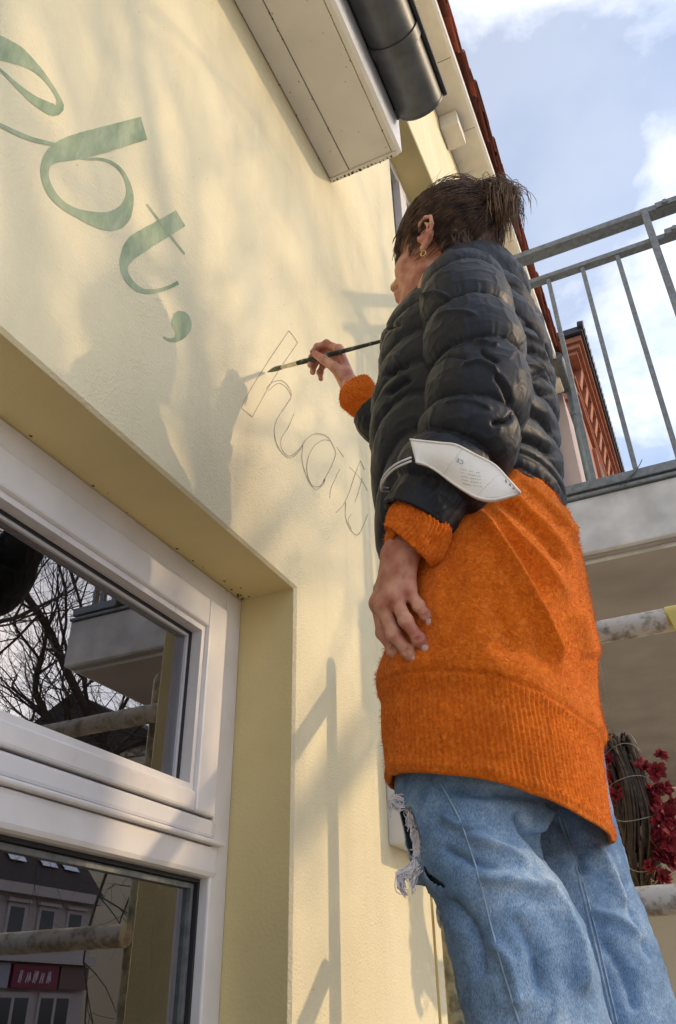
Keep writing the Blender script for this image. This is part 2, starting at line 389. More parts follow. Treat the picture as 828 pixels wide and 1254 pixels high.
# gable return and back of the house so that it is a volume
mb = MB(); mb.box((-8, -4.0, 0), (-7.8, H_END, 7.6)); mb.box((-7.8, H_END-0.25, 0), (-0.01, H_END-0.002, 7.6)); mb.box((-7.8, -4.0, 0), (-0.01, -3.75, 7.6))
mb.build('outer_wall', M_PLASTER, house)
# dim rooms behind the windows (inner faces)
def room(y0, y1, z0, z1, x0, x1):
    mb = MB(); v = [(x0,y0,z0),(x1,y0,z0),(x1,y1,z0),(x0,y1,z0),(x0,y0,z1),(x1,y0,z1),(x1,y1,z1),(x0,y1,z1)]
    mb.add(v, [(0,1,2,3),(7,6,5,4),(4,5,1,0),(6,7,3,2),(7,4,0,3)]); return mb.build('room', M_ROOM, house)
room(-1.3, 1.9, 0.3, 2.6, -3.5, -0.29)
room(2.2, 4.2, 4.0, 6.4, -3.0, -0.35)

# lower window: outer frame, opening sash above a transom, fixed light below
win = MB()
F0, F1 = -0.235, -0.140
YR, ZT = W1[1], W1[3]
win.box((F0, YR-0.060, W1[2]), (F1, YR, ZT), 0.004)
win.box((F0, W1[0]+0.06, ZT-0.055), (F1-0.001, YR-0.060, ZT), 0.004)
win.box((F0, W1[0], W1[2]), (F1, W1[0]+0.06, ZT), 0.004)
win.box((F0, W1[0]+0.06, W1[2]), (F1-0.001, YR-0.06, W1[2]+0.07), 0.004)
window = win.build('window', M_PVC, house)
def sub(name, mb, mat, parent, smooth=False): return mb.build(name, mat, parent, smooth)
# transom with rounded lower nose
sub('transom', MB().box((F0, W1[0]+0.055, 1.722), (F1+0.004, YR-0.038, 1.778), 0.010), M_PVC, window)
# ledge and aluminium drip rail
sub('drip_ledge', MB().box((F1-0.02, W1[0]+0.05, 1.7785), (F1+0.014, YR-0.034, 1.7865), 0.003), M_PVC, window)
sub('drip_rail', MB().box((F1-0.03, W1[0]+0.05, 1.790), (F1+0.002, YR-0.050, 1.8235), 0.006), M_ALU, window)
# sash
S1 = F1+0.008
ys0, ys1, zs0, zs1 = W1[0]+0.05, YR-0.066, 1.827, ZT-0.052
sash = MB()
sash.box((F0+0.02, ys1-0.066, zs0), (S1, ys1, zs1), 0.005)
sash.box((F0+0.02, ys0, zs1-0.066), (S1-0.001, ys1-0.066, zs1), 0.005)
sash.box((F0+0.02, ys0, zs0), (S1-0.001, ys1-0.066, zs0+0.036), 0.005)
sash.box((F0+0.02, ys0, zs0+0.036), (S1, ys0+0.066, zs1-0.066), 0.005)
sub('sash', sash, M_PVC, window)
# stepped glazing bead and black gasket round the upper glass
def ring(y0, y1, z0, z1, t, xa, xb):
    mb = MB(); mb.box((xa, y1-t, z0), (xb, y1, z1)); mb.box((xa, y0, z1-t), (xb, y1-t, z1)); mb.box((xa, y0, z0), (xb, y1-t, z0+t)); mb.box((xa, y0, z0+t), (xb, y0+t, z1-t)); return mb
sub('glazing_bead', ring(ys0+0.0665, ys1-0.0665, zs0+0.0365, zs1-0.0665, 0.012, -0.195, S1-0.010), M_PVC, window)
sub('gasket', ring(ys0+0.0788, ys1-0.0788, zs0+0.0488, zs1-0.0788, 0.005, -0.190, -0.166), M_GASKET, window)
sub('spacer', ring(ys0+0.084, ys1-0.084, zs0+0.054, zs1-0.084, 0.006, -0.188, -0.170), M_ALU, window)
def pane(y0, y1, z0, z1, x):
    return sub('pane', MB().add([(x,y0,z0),(x,y1,z0),(x,y1,z1),(x,y0,z1)], [(0,1,2,3)]), M_GLASS, window)
pane(ys0+0.07, ys1-0.07, zs0+0.04, zs1-0.07, -0.176)
sub('gasket', ring(W1[0]+0.061, YR-0.061, W1[2]+0.071, 1.7215, 0.006, -0.195, -0.160), M_GASKET, window)
sub('spacer', ring(W1[0]+0.0685, YR-0.0685, W1[2]+0.0785, 1.714, 0.009, -0.192, -0.168), M_GALV, window)
pane(W1[0]+0.064, YR-0.064, W1[2]+0.074, 1.718, -0.176)
# grime spots in the lintel corner
mb = MB()
for k in range(26):
    y = YR-abs(random.gauss(0, 0.03)) if k < 14 else YR-random.random()*0.8
    x = -0.139+abs(random.gauss(0, 0.012)); r = random.uniform(0.0008, 0.0028)
    mb.add([(x+r*math.cos(a)*random.uniform(.6,1.3), y+r*1.6*math.sin(a), ZT-0.0004) for a in np.linspace(0, 6.28, 7)[:-1]], [tuple(range(5,-1,-1))])
tag(mb.build('grime', M_DIRT, house), kind='stuff')

# upper window
u = MB(); fx0, fx1 = -0.26, -0.19
u.box((fx0, W2[0], W2[2]), (fx1, W2[0]+0.07, W2[3])); u.box((fx0, W2[0]+.07, W2[3]-0.09), (fx1-.001, W2[1], W2[3])); u.box((fx0, W2[1]-.07, W2[2]), (fx1, W2[1], W2[3]-.09))
u.box((fx0, W2[0]+.07, W2[2]), (fx1-.001, W2[1]-.07, W2[2]+.09)); u.box((fx0+.01, 3.10, W2[2]+.09), (fx1+.01, 3.22, W2[3]-.09))
uw = u.build('window', M_PVC, house)
uw_g = MB().add([(-.225,W2[0]+.05,W2[2]+.05),(-.225,W2[1]-.05,W2[2]+.05),(-.225,W2[1]-.05,W2[3]-.05),(-.225,W2[0]+.05,W2[3]-.05)], [(0,1,2,3)]).build('pane', M_GLASS, uw)

# boxed eaves over the lettering with zinc gutter
EZ, EX, EY = 4.072, 0.265, 1.640
eb = MB().box((0.002, -4.0, EZ+0.016), (EX-0.004, EY-0.012, EZ+0.25)).build('eaves_box', M_SOFFIT, house)
for a, b, dz in ((0.003, 0.078, 0.0), (0.081, 0.243, 0.002), (0.246, 0.262, -0.003)):
    MB().box((a, -4.0, EZ+dz), (b, EY-0.010, EZ+0.015), 0.002).build('soffit_board', M_SOFFIT, eb)
MB().box((EX-0.0035, -4.0, EZ-0.006), (EX+0.012, EY+0.004, EZ+0.20), 0.002).build('fascia', M_FASCIA, eb)
MB().box((0.002, EY-0.0095, EZ-0.004), (EX-0.004, EY+0.010, EZ+0.25), 0.002).build('end_board', M_SOFFIT, eb)
mb = MB()
def blot(mb, c, r, nrm=2):
    a = np.linspace(0, 2*np.pi, 9)[:-1]; q = [random.uniform(.5, 1.4) for _ in a]
    if nrm == 2: mb.add([(c[0]+r*s*math.cos(t), c[1]+r*1.5*s*math.sin(t), c[2]) for t, s in zip(a, q)], [tuple(range(7,-1,-1))])
    if nrm == 1: mb.add([(c[0]+r*s*math.cos(t), c[1], c[2]+r*s*math.sin(t)) for t, s in zip(a, q)], [tuple(range(8))])
for k in range(16): blot(mb, (0.012+k*0.015, EY+0.003+random.gauss(0,.002), EZ-0.0046), random.uniform(0.002, 0.005))
for k in range(46):
    x = random.choice([0.0795, 0.0795, 0.004, 0.2445]); blot(mb, (x+random.gauss(0,.0015), random.uniform(0.7, EY-0.02), EZ-0.0035), random.uniform(0.0008, 0.0026))
for k in range(26): blot(mb, (random.uniform(0.01,.25), random.uniform(0.7, EY-0.02), EZ-0.0035), random.uniform(0.0006, 0.0018))
tag(mb.build('grime', M_DIRT, eb), kind='stuff')
# gutter
GX, GZ, GR = 0.366, 4.262, 0.086
def halfpipe(y0, y1, r, th=0.0015):
    mb = MB(); a = np.linspace(math.pi, 2*math.pi, 33)
    v = []
    for y in np.linspace(y0, y1, 2):
        v += [(GX+r*math.cos(t), y, GZ+r*math.sin(t)) for t in a]
        v += [(GX+(r-th)*math.cos(t), y, GZ+(r-th)*math.sin(t)) for t in a[::-1]]
    n = 66; f = [(j, (j+1) % n, n+(j+1) % n, n+j) for j in range(n)]
    mb.add(v, f); return mb
GEND = 1.615
gutter = halfpipe(-4.0, GEND, GR).build('gutter', M_ZINC, house, True, 40)
halfpipe(1.345, 1.385, GR+0.005, 0.004).build('joint_sleeve', M_ZINC, gutter, True, 40)
mb = MB(); a = np.linspace(math.pi, 2*math.pi, 33); cap = [(GX+(GR+.002)*math.cos(t), GEND+0.004, GZ+(GR+.002)*math.sin(t)) for t in a]
mb.add(cap+[(x, GEND-0.004, z) for x, _, z in cap], [tuple(range(33))]+[(j+1, j, 33+j, 33+j+1) for j in range(32)]); mb.build('end_cap', M_ZINC, gutter)
MB().tube([(GX+GR+.008, -4, GZ+.002), (GX+GR+.008, GEND+.01, GZ+.002)], 0.011, 12).build('front_bead', M_BLACKMET, gutter, True, 40)
MB().tube([(GX-GR-.004, -4, GZ-.004), (GX-GR-.004, GEND-.005, GZ-.004)], 0.008, 10).build('rear_edge', M_BLACKMET, gutter, True, 40)
MB().box((GX-GR-.012, GEND-.03, GZ-.030), (GX-GR+.020, GEND+.012, GZ-.001), .004).build('end_clip', M_BLACKMET, gutter)

# main roof: soffit boards, fascia, overlapping terracotta tiles along the eaves
RZ, RX = 7.60, 0.255
roof = MB().box((-4.2, -4.0, RZ+0.06), (RX-0.01, H_END+0.05, RZ+0.16)).build('roof', M_SLATE, house)
y = -1.0
while y < H_END:
    w = 0.62; MB().box((0.003, y, RZ+random.uniform(0,.004)), (RX-0.012, min(y+w-0.006, H_END), RZ+0.03)).build('soffit_board', M_SOFFIT, roof); y += w
MB().box((RX-0.012, -4.0, RZ-0.012), (RX+0.012, H_END+0.02, RZ+0.12), 0.003).build('fascia', M_FASCIA, roof)
MB().box((0.003, 3.74, RZ-0.17), (0.15, 3.96, RZ-0.002), 0.01).build('purlin_end', M_SOFFIT, roof)
MB().box((0.003, 7.2, RZ-0.10), (0.24, 7.44, RZ-0.002), 0.01).build('purlin_end', M_SOFFIT, roof)
def tile_mesh():
    bm = bmesh.new(); n = 7; L = 0.36
    pr = [(-0.20, 0.000), (-0.05, 0.000), (0.020, -0.002), (0.045, -0.018), (0.052, -0.048), (0.040, -0.052), (0.032, -0.024), (0.012, -0.014), (-0.05, -0.013), (-0.20, -0.013)]
    rows = []
    for s in (0.0, 0.06, 0.5, 1.0):
        k = 1.0+0.28*(1-s); rows.append([bm.verts.new((x*k if x > 0 else x, s*L, z*k+0.036*(1-s)+(0.008 if s < .05 else 0))) for x, z in pr])
    for r in range(3):
        for j in range(10): bm.faces.new((rows[r][j], rows[r][(j+1) % 10], rows[r+1][(j+1) % 10], rows[r+1][j]))
    bm.faces.new(rows[0][::-1]); bm.faces.new(rows[-1]); bmesh.ops.recalc_face_normals(bm, faces=bm.faces[:])
    me = bpy.data.meshes.new('roof_tile'); bm.to_mesh(me); bm.free(); me.materials.append(M_TILE); return me
tm = tile_mesh(); hl = world_loc(roof)
for row, (x, z) in enumerate(((RX+0.010, RZ+0.160), (RX+0.026, RZ+0.190))):
    y = 0.6+row*0.13
    while y < H_END-0.1:
        o = bpy.data.objects.new('roof_tile', tm); col.objects.link(o); o.parent = roof
        o.location = (x+random.gauss(0, .005), y-hl[1], z+random.gauss(0, .005)); o.rotation_euler = (random.gauss(0, .02), random.gauss(0, .05), random.gauss(0, .02))
        o.location.x -= hl[0]; o.location.z -= hl[2]
        y += 0.27
# gutter stub and far downpipe
g2 = at_y(690, 472, H_END)
MB().tube([(g2[0]+.02, H_END-.5, g2[2]), (g2[0]+.02, H_END+.06, g2[2])], 0.075, 14).build('gutter', M_ZINC, house, True, 40)

# ------------------------------------------------------------------ lettering and pencil sketch on the wall
def ribbon(pts, name, mat, off, scale, origin, n=70, grow=1.0):
    P = np.array([(origin[0]+x/scale, origin[1]+y/scale, w/scale) for x, y, w in pts], float)
    Q = catmull(np.c_[P[:, :2], np.zeros(len(P)), P[:, 2]], n)
    T = np.gradient(Q[:, :2], axis=0); T /= np.linalg.norm(T, axis=1)[:, None]+1e-9
    Nn = np.c_[-T[:, 1], T[:, 0]]
    hw = np.maximum(Q[:, 3], 0.35)[:, None]/2*grow
    hw = hw*(1+0.03*vnoise(np.c_[Q[:, :2]*0.25, np.zeros(n)])[:, None])
    A = Q[:, :2]+Nn*hw; B = Q[:, :2]-Nn*hw
    va = [at_x(x, y, off+0.00015*i/n) for i, (x, y) in enumerate(A)]; vb = [at_x(x, y, off+0.00015*i/n) for i, (x, y) in enumerate(B)]
    f = [(i, n+i, n+i+1, i+1) for i in range(n-1)]
    nf = len(f)
    bm_v = va+vb
    a, b, c = (np.array(bm_v[k]) for k in (f[0][0], f[0][1], f[0][2]))
    if np.cross(b-a, c-a)[0] < 0: f = [g[::-1] for g in f]
    return bm_v, f
def letter(name, strokes, mat, off0, label):
    mb = MB()
    for k, (pts, sc, org) in enumerate(strokes):
        v, f = ribbon(pts, name, mat, off0+k*0.0003, sc, org, grow=1.10); mb.add(v, f)
    o = mb.build(name, mat, wall); o['label'] = label; return o
C1 = (2.0, (0, 0))
letter('painted_letter', [([(-60,90,40),(-24,108,52),(0,118,53),(40,134,42),(80,160,22),(110,190,12),(132,220,9),(145,245,11),(147,262,20),(135,270,26),(110,260,25),(80,242,18),(40,208,10),(0,170,6),(-40,140,6)],)+C1], M_LETTER, 0.0006, 'sage green curve of a letter e cut by the picture edge')
letter('painted_letter', [([(353,314,52),(300,329,55),(240,346,58),(190,359,56),(158,368,50),(130,381,36),(113,403,22),(111,435,17),(126,472,18),(155,503,16),(190,522,20),(230,536,32),(265,542,42),(293,533,44),(312,505,28),(318,470,15),(308,435,9),(290,410,8),(265,394,7),(240,389,6),(215,389,6),(195,386,6)],)+C1,
  ([(-40,290,9),(0,306,9),(40,325,10),(80,341,10),(118,350,8),(150,356,5)],)+C1], M_LETTER, 0.0007, 'large sage green painted letter b')
letter('painted_letter', [([(443,534,40),(400,560,44),(360,583,46),(332,602,46),(314,624,34),(304,650,19),(309,675,15),(327,699,14),(352,713,11),(385,712,9),(415,703,8),(437,692,9)],)+C1,
  ([(360,500,4),(405,560,5),(453,622,4)],)+C1], M_LETTER, 0.0006, 'sage green painted letter t with a thin cross stroke')
letter('painted_comma', [([(432,764,10),(438,774,34),(444,788,44),(446,802,42),(442,818,28),(431,831,12),(415,832,7),(400,825,3)],)+C1], M_LETTER, 0.0006, 'sage green painted comma')
C2 = (4.178, (300, 380))
pencil = [
 [(225,105),(110,275),(0,455),(-17,500)], [(270,165),(150,345),(38,545)], [(225,105),(248,133),(270,165)], [(-17,500),(10,522),(38,545)],
 [(110,400),(140,368),(190,360),(228,398),(238,440),(208,490),(168,550),(150,610),(165,690),(200,740),(235,756),(280,716),(312,662),(360,632),(420,645),(458,705),(466,740)],
 [(118,412),(172,374),(212,396),(238,440)], [(252,528),(222,598),(186,658),(190,712),(228,746),(275,712),(305,672)],
 [(440,668),(400,664),(350,700),(320,770),(320,840),(345,895),(380,902),(412,862)], [(296,690),(292,750),(302,810),(330,880),(365,916),(400,892),(410,868)],
 [(464,742),(440,805),(402,872)], [(486,812),(462,862),(440,912),(434,962)],
 [(590,770),(560,850),(530,940),(500,1000),(465,1036)], [(590,768),(612,815)], [(600,858),(582,925),(562,984)], [(515,982),(516,1060),(540,1122),(576,1150),(610,1092),(630,1040)],
 [(535,802),(575,842),(604,880),(626,922)], [(545,1040),(528,1075),(545,1120)], [(470,700),(505,750)]]
mb = MB()
for k, p in enumerate(pencil):
    v, f = ribbon([(x, y, 2.7+.8*math.sin(i*2.1+k)) for i, (x, y) in enumerate(p)], 'p', None, 0.0004+0.00012*(k % 5), *C2, n=40); mb.add(v, f)
o = mb.build('pencil_sketch', M_PENCIL, wall); o['label'] = 'pencilled outlines of the next italic letters'

# ------------------------------------------------------------------ small white box on the wall, scaffolding
ub = empty('meter_box', (0.05, 1.98, 1.85), label='small white box fixed to the yellow wall behind the torn jeans', cat='wall box')
M_BOX = pmat('white_powder_coat', (0.66, 0.66, 0.67), 0.45, var=0.04, vscale=8)
MB().box((0.0, 1.907, 1.850), (0.105, 2.10, 2.13), 0.004).build('body', M_BOX, ub)
MB().box((0.1055, 1.912, 1.856), (0.118, 2.095, 2.124), 0.004).build('door', M_BOX, ub)
SY = 1.70
sc = empty('scaffold', (0.6, 1.2, 0), label='low work scaffold of paint spattered poles under the woman', cat='scaffold')
px0 = at_y(560, 1200, SY)
M_POST = spatter('greenish_scaffold_post', (0.26, 0.25, 0.17), (0.42, 0.39, 0.27), 34.0)
DECK = 1.25
zu = at_y(740, 785, SY)[2]; zl = at_y(800, 1107, SY)[2]
mb = MB(); mb.tube([(px0[0], SY, 0.0), (px0[0], SY, 1.2), (px0[0], SY, 2.29), (px0[0], SY, 2.306), (px0[0], SY, 2.313)], [0.024, 0.024, 0.024, 0.018, 0.006], 16)
mb.build('post', M_POST, sc, True, 50)
mb = MB(); mb.tube([(1.50, SY, 0.0), (1.50, SY, 2.36), (1.50, SY, 2.376), (1.50, SY, 2.383)], [0.024, 0.024, 0.018, 0.006], 16); mb.build('post', M_POST, sc, True, 50)
for x in (px0[0], 1.50):
    MB().tube([(x, 0.62, 0.0), (x, 0.62, DECK-0.05)], 0.024, 14).build('post', M_POST, sc, True, 50)
def pole(name, a, b, r, mat, n=14):
    t = np.linspace(0, 1, n)[:, None]; P = np.asarray(a)*(1-t)+np.asarray(b)*t
    P = P+0.0012*fbm(P*6, 2)[:, None]*np.array([0, 1, 1]); R = r*(1+0.04*vnoise(P*25))
    return MB().tube(P, R, 16).build(name, mat, sc, True, 50)
pole('rail', (0.15, SY-.047, zu+.004), (1.62, SY-.047, zu), 0.0245, M_POLE)
pole('rail', (0.20, SY-.047, zl), (1.62, SY-.047, zl), 0.0245, M_POLE)
pole('rail', (px0[0]-.06, 0.62, DECK-0.066), (1.62, 0.62, DECK-0.066), 0.0245, M_POLE)
pole('rail', (px0[0]-.06, SY-.047, DECK-0.066), (1.62, SY-.047, DECK-0.066), 0.0245, M_POLE)
for k in range(5):
    MB().box((0.18+k*0.262, 0.50, DECK-0.04), (0.18+k*0.262+0.255, 1.78, DECK), 0.004).build('deck_plank', M_WOOD, sc)
# yellow tape wound on the upper rail with a loose end
tx = at_y(822, 778, SY-.047)[0]
mb = MB(); mb.tube([(tx, SY-.047, zu+.003), (tx+.05, SY-.047, zu+.003)], 0.0262, 18)
n = 8; v = []
for k in range(n):
    s = k/(n-1); v += [(tx+.002+.014*s, SY-.074-.006*math.sin(s*4), zu-.0+.008-.07*s), (tx+.045-.008*s, SY-.0745-.004*math.sin(s*4+1), zu+.008-.075*s)]
mb.add(v, [(2*k, 2*k+1, 2*k+3, 2*k+2) for k in range(n-1)])
mb.build('tape', M_TAPE, sc, True, 50)
# thin yellow stripe, modelled as a tube, down the wall side of the post
cb = [at_y(x, y, SY-.03) for x, y in ((541,1060),(549,1120),(556,1170),(563,1215),(572,1270))]; cb[0] = cb[1]+np.array([-.004, 0, .12]); cb.append(cb[-1]+np.array([0.01, 0, -1.0]))
cb = np.array(cb); cb[:, 0] = np.minimum(cb[:, 0], px0[0]-0.03)
M_YSTRIPE = pmat('yellow_stripe', (0.72, 0.56, 0.22), 0.5)
tag(MB().tube(catmull(cb, 40), 0.0028, 8).build('stripe', M_YSTRIPE, None, True), 'thin yellow stripe beside the scaffold post', 'stripe')

# ------------------------------------------------------------------ balcony with galvanised railing
BY = 2.40; BXE = 1.27
bal = empty('balcony', (1.5, BY, 2.76), label='grey concrete balcony with galvanised bar railing beside the house', cat='balcony')
zb0 = at_y(760, 668, BY)[2]; zb1 = at_y(730, 607, BY)[2]
MB().box((0.02, BY, zb0), (BXE, 5.9, zb1), 0.006).build('slab', M_CONC, bal)
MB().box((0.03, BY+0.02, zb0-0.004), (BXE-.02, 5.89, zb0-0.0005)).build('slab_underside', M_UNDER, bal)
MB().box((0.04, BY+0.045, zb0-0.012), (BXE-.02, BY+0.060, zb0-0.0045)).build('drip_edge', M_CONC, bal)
MB().box((0.02, BY-0.012, zb1+0.001), (BXE, BY+0.2, zb1+0.014), 0.003).build('edge_flashing', M_GALV, bal)
ztop = at_y(730, 282, BY)[2]; z2 = at_y(712, 325, BY)[2]; zbr = at_y(730, 592, BY)[2]
rl = MB().box((0.03, BY-0.012, ztop-0.014), (BXE, BY+0.045, ztop+0.016), 0.004).build('top_rail', M_GALV, bal)
MB().box((0.03, BY-0.002, z2-0.004), (BXE, BY+0.034, z2+0.020), 0.004).build('middle_rail', M_GALV, bal)
MB().box((0.03, BY-0.002, zbr-0.018), (BXE, BY+0.034, zbr+0.018), 0.004).build('bottom_rail', M_GALV, bal)
x1 = at_y(672, 345, BY)[0]; xs = [at_y(px, py, BY)[0] for px, py in ((672,345),(712,328),(757,316))]
step = (xs[2]-xs[0])/2; xp = at_y(791, 268, BY)[0]
bm_ = MB().box((-0.011, 0.003, zbr+0.0185), (0.011, 0.029, z2-0.0045), 0.002); bme = None
k = -4
while x1+k*step < BXE-.05:
    x = x1+k*step
    if x > 0.06 and abs(x-xp) > 0.05:
        if bme is None:
            b0 = MB().box((x-0.0085, BY+0.003, zbr+0.0185), (x+0.0085, BY+0.029, z2-0.0045), 0.002).build('bar', M_GALV, bal); bme = (b0, x)
        else:
            o = b0.copy(); col.objects.link(o); o.location.x = b0.location.x+(x-bme[1])
    k += 1
MB().box((xp-0.013, BY-0.0045, zb1+0.016), (xp+0.013, BY-0.0125-0.012, ztop-0.0275+0.03), 0.002).build('post', M_GALV, bal)
for zc in (ztop+0.001, z2+0.008):
    pl = MB().box((xp+0.045, BY-0.019, zc-0.014), (xp+0.30, BY-0.0125 if zc > z2+.1 else BY-0.0025, zc+0.014), 0.002).build('splice_plate', M_GALV, bal)
    for q in range(3):
        MB().tube([(xp+0.08+q*.075, BY-0.019, zc-.004), (xp+0.08+q*.075, BY-0.030, zc-.004)], 0.011, 6).build('bolt', M_GALV, pl)
for z0, z1, xa, xb in ((ztop-.027, ztop+.022, -.057, 0), (z2-.004, z2+.033, -.04, -.004), (zbr-.018, zbr+.018, -.04, -.004)):
    MB().box((BXE+xa, BY+.046, z0), (BXE+xb, 5.88, z1), .004).build('side_rail', M_GALV, bal)
q0 = None
for k in range(24):
    y = BY+.15+k*.14
    if q0 is None: q0 = MB().box((BXE-.034, y-.011, zbr+.0185), (BXE-.010, y+.011, z2-.0045), .002).build('bar', M_GALV, bal)
    else:
        o = q0.copy(); col.objects.link(o); o.location.y = q0.location.y+k*.14
# wire ends tied to the bottom rail
mb = MB(); w0 = np.array([at_y(781, 588, BY-.02)[0], BY-.01, zbr])
for d in ((.03,-.01,.035),(-.045,-.012,-.05),(-.06,-.01,-.045)):
    mb.tube(catmull([w0, w0+np.array(d)*.5+np.array([.004,0,.004]), w0+np.array(d)], 8), 0.0014, 5)
mb.build('wire', M_BLACKMET, bal)
# wall and door below the balcony
M_BEIGE = pmat('beige_render', (0.60, 0.52, 0.40), 0.9, var=0.06, vscale=3)
sf = empty('shop_front', (2.0, 5.95, 0), label='beige shop front with white glazed door under the balcony', cat='shop front')
MB().box((0.02, 5.92, 0.0), (1.05, 6.12, zb0-.005)).build('wall', M_BEIGE, sf)
MB().box((2.1, 5.92, 0.0), (3.0, 6.12, zb0-.005)).build('wall', M_BEIGE, sf)
MB().box((1.05, 5.93, 2.45), (2.1, 6.11, zb0-.005)).build('wall', M_BEIGE, sf)
df = ring(1.051, 2.099, 0.001, 2.449, 0.09, 0, 1)
mb = MB().box((1.051, 5.90, 0.0), (1.14, 6.0, 2.449)); mb.box((2.01, 5.90, 0.0), (2.099, 6.0, 2.449)); mb.box((1.14, 5.90, 2.36), (2.01, 6.0, 2.449)); mb.box((1.14, 5.90, 0), (2.01, 6.0, 0.25)); mb.box((1.14,5.905,1.5),(2.01,5.99,1.58))
dr = mb.build('door', M_PVC, sf)
MB().add([(1.14,5.95,.25),(2.01,5.95,.25),(2.01,5.95,2.36),(1.14,5.95,2.36)], [(0,1,2,3)]).build('pane', M_GLASS, dr)

# ------------------------------------------------------------------ buildings down the street
nb = empty('narrow_house', (-2, 7.8, 0), label='dusty pink house end with a grey downpipe beyond the tiled roof', cat='house')
xw = at_y(701, 540, 7.62)[0]
MB().box((-4, 7.62, 0), (xw, 8.6, at_y(690, 478, 7.62)[2])).build('wall', M_PINK, nb)
pa, pb = at_y(694, 420, 7.9), at_y(723, 600, 7.9)
pp = np.array([(xw+.10, 7.66, z) for z in (0.3, 4.0, at_y(705, 480, 7.66)[2], at_y(700, 440, 7.66)[2])]); pp[-1, 0] -= .06
MB().tube(pp, 0.055, 14).build('downpipe', M_PIPE, nb, True, 50)
MB().tube([pp[2]-np.array([0,0,.35]), pp[2]-np.array([0,0,.28])], 0.066, 14).build('pipe_clip', M_PIPE, nb, True, 50)

BX, BYN, BZ = 0.12, 11.75, 12.0
bb = empty('brick_building', (-4, 16, 0), label='tall red brick building with bracketed cornice seen through the railing', cat='building')
ex = 0.52
MB().box((-9, BYN, 0), (BX, 34, BZ-1.2)).build('wall', M_BRICK, bb)
cor = MB().box((-9, BYN-0.02, BZ-1.2), (BX+0.03, 34, BZ-0.02)).build('cornice', M_TERRA, bb)
for z0, z1, o in ((BZ-1.25,BZ-1.17,.07),(BZ-.86,BZ-.78,.07),(BZ-.42,BZ-.34,.20),(BZ-.34,BZ-.24,.27),(BZ-.24,BZ-.12,.33)):
    MB().box((-9, BYN-o, z0+.001), (BX+o, 34, z1-.001), 0.01).build('moulding', M_TERRA, cor)
b0 = None
for k in range(30):
    y = BYN+0.25+k*0.52
    if b0 is None:
        mb = MB(); mb.add([(BX+.031,y,BZ-.775),(BX+.031,y+.2,BZ-.775),(BX+.10,y+.2,BZ-.775),(BX+.10,y,BZ-.775),(BX+.031,y,BZ-.425),(BX+.031,y+.2,BZ-.425),(BX+.19,y+.2,BZ-.425),(BX+.19,y,BZ-.425)], [(0,1,2,3),(4,7,6,5),(0,3,7,4),(1,5,6,2),(3,2,6,7),(0,4,5,1)])
        b0 = mb.build('bracket', M_TERRA, cor)
    else:
        o = b0.copy(); col.objects.link(o); o.location.y = b0.location.y+k*0.52
for k in range(5):
    y = BYN+1.2+k*2.6
    w = MB().box((BX+.002, y, BZ-3.6), (BX+.07, y+1.1, BZ-1.55), 0.01).build('window', M_TERRA, bb)
    MB().box((BX+.0705, y+.15, BZ-3.5), (BX+.078, y+.95, BZ-1.75)).build('pane', M_SLATE, w)
rf = MB().box((-9, BYN-.42, BZ-.115), (BX+ex-.14, 34, BZ+.02), .01).build('roof', M_SLATE, bb)
t0 = None
for k in range(90):
    y = BYN-.40+k*.20
    if t0 is None:
        t0 = MB().tube([(BX+ex-.20, y, BZ+.035), (BX+ex-.10, y, BZ+.02)], 0.085, 10).build('roof_tile', M_SLATE, rf, True, 40)
    else:
        o = t0.copy(); col.objects.link(o); o.location.y = t0.location.y+k*.20

# opposite row, seen mirrored in the window
M_OPP = pmat('grey_cream_stucco', (0.46, 0.43, 0.40), 0.9, var=0.06, vscale=1.0)
M_OPPTRIM = pmat('pale_stucco_trim', (0.50, 0.47, 0.44), 0.9)
M_DARKWIN = pmat('dark_window_glass', (0.02, 0.022, 0.028), 0.12)
M_SIGNRED = pmat('wine_red_sign', (0.20, 0.012, 0.045), 0.5)
M_SIGNBLUE = pmat('grey_blue_sign', (0.33, 0.36, 0.42), 0.5)
M_SIGNTXT = pmat('white_sign_lettering', (0.8, 0.78, 0.78), 0.6)
M_DARKROOF = pmat('dark_mansard_tiles', (0.045, 0.030, 0.028), 0.8, var=0.3, vscale=5)
M_SKYL = pmat('skylight_glass', (0.55, 0.58, 0.62), 0.05, metal=0.8)
ob = empty('town_house', (24, 19, 0), label='grey stucco town house with dark mansard, skylights and wine red shop sign', cat='building')
OX, OY0, OY1, OZ = 20.0, 13.2, 24.9, 5.32
MB().box((OX, OY0, 0), (OX+9, OY1, OZ)).build('wall', M_OPP, ob)
mb = MB(); mb.add([(OX-.25,OY0-.1,OZ),(OX-.25,OY1+.1,OZ),(OX+1.8,OY1+.1,OZ+2.2),(OX+1.8,OY0-.1,OZ+2.2),(OX+9,OY0-.1,OZ),(OX+9,OY1+.1,OZ),(OX+9,OY1+.1,OZ+2.4),(OX+9,OY0-.1,OZ+2.4)], [(0,3,2,1),(3,7,6,2),(0,4,7,3),(1,2,6,5),(4,5,6,7),(0,1,5,4)])
orf = mb.build('roof', M_DARKROOF, ob)
for y in (17.5, 19.2, 20.9, 22.4, 23.5):
    s0 = np.array([OX-.25+2.05*.32-.05, y, OZ+2.2*.32+.05]); s1 = np.array([OX-.25+2.05*.68-.05, y, OZ+2.2*.68+.05])
    MB().add([s0, s0+(0,.75,0), s1+(0,.75,0), s1], [(0,3,2,1)]).build('skylight', M_SKYL, orf)
MB().box((OX-.3, OY0-.05, OZ-.3), (OX-.001, OY1+.05, OZ-.005)).build('cornice', M_OPPTRIM, ob)
MB().box((OX-.35, OY0, 3.15), (OX-.001, OY1, 3.4)).build('string_course', M_OPPTRIM, ob)
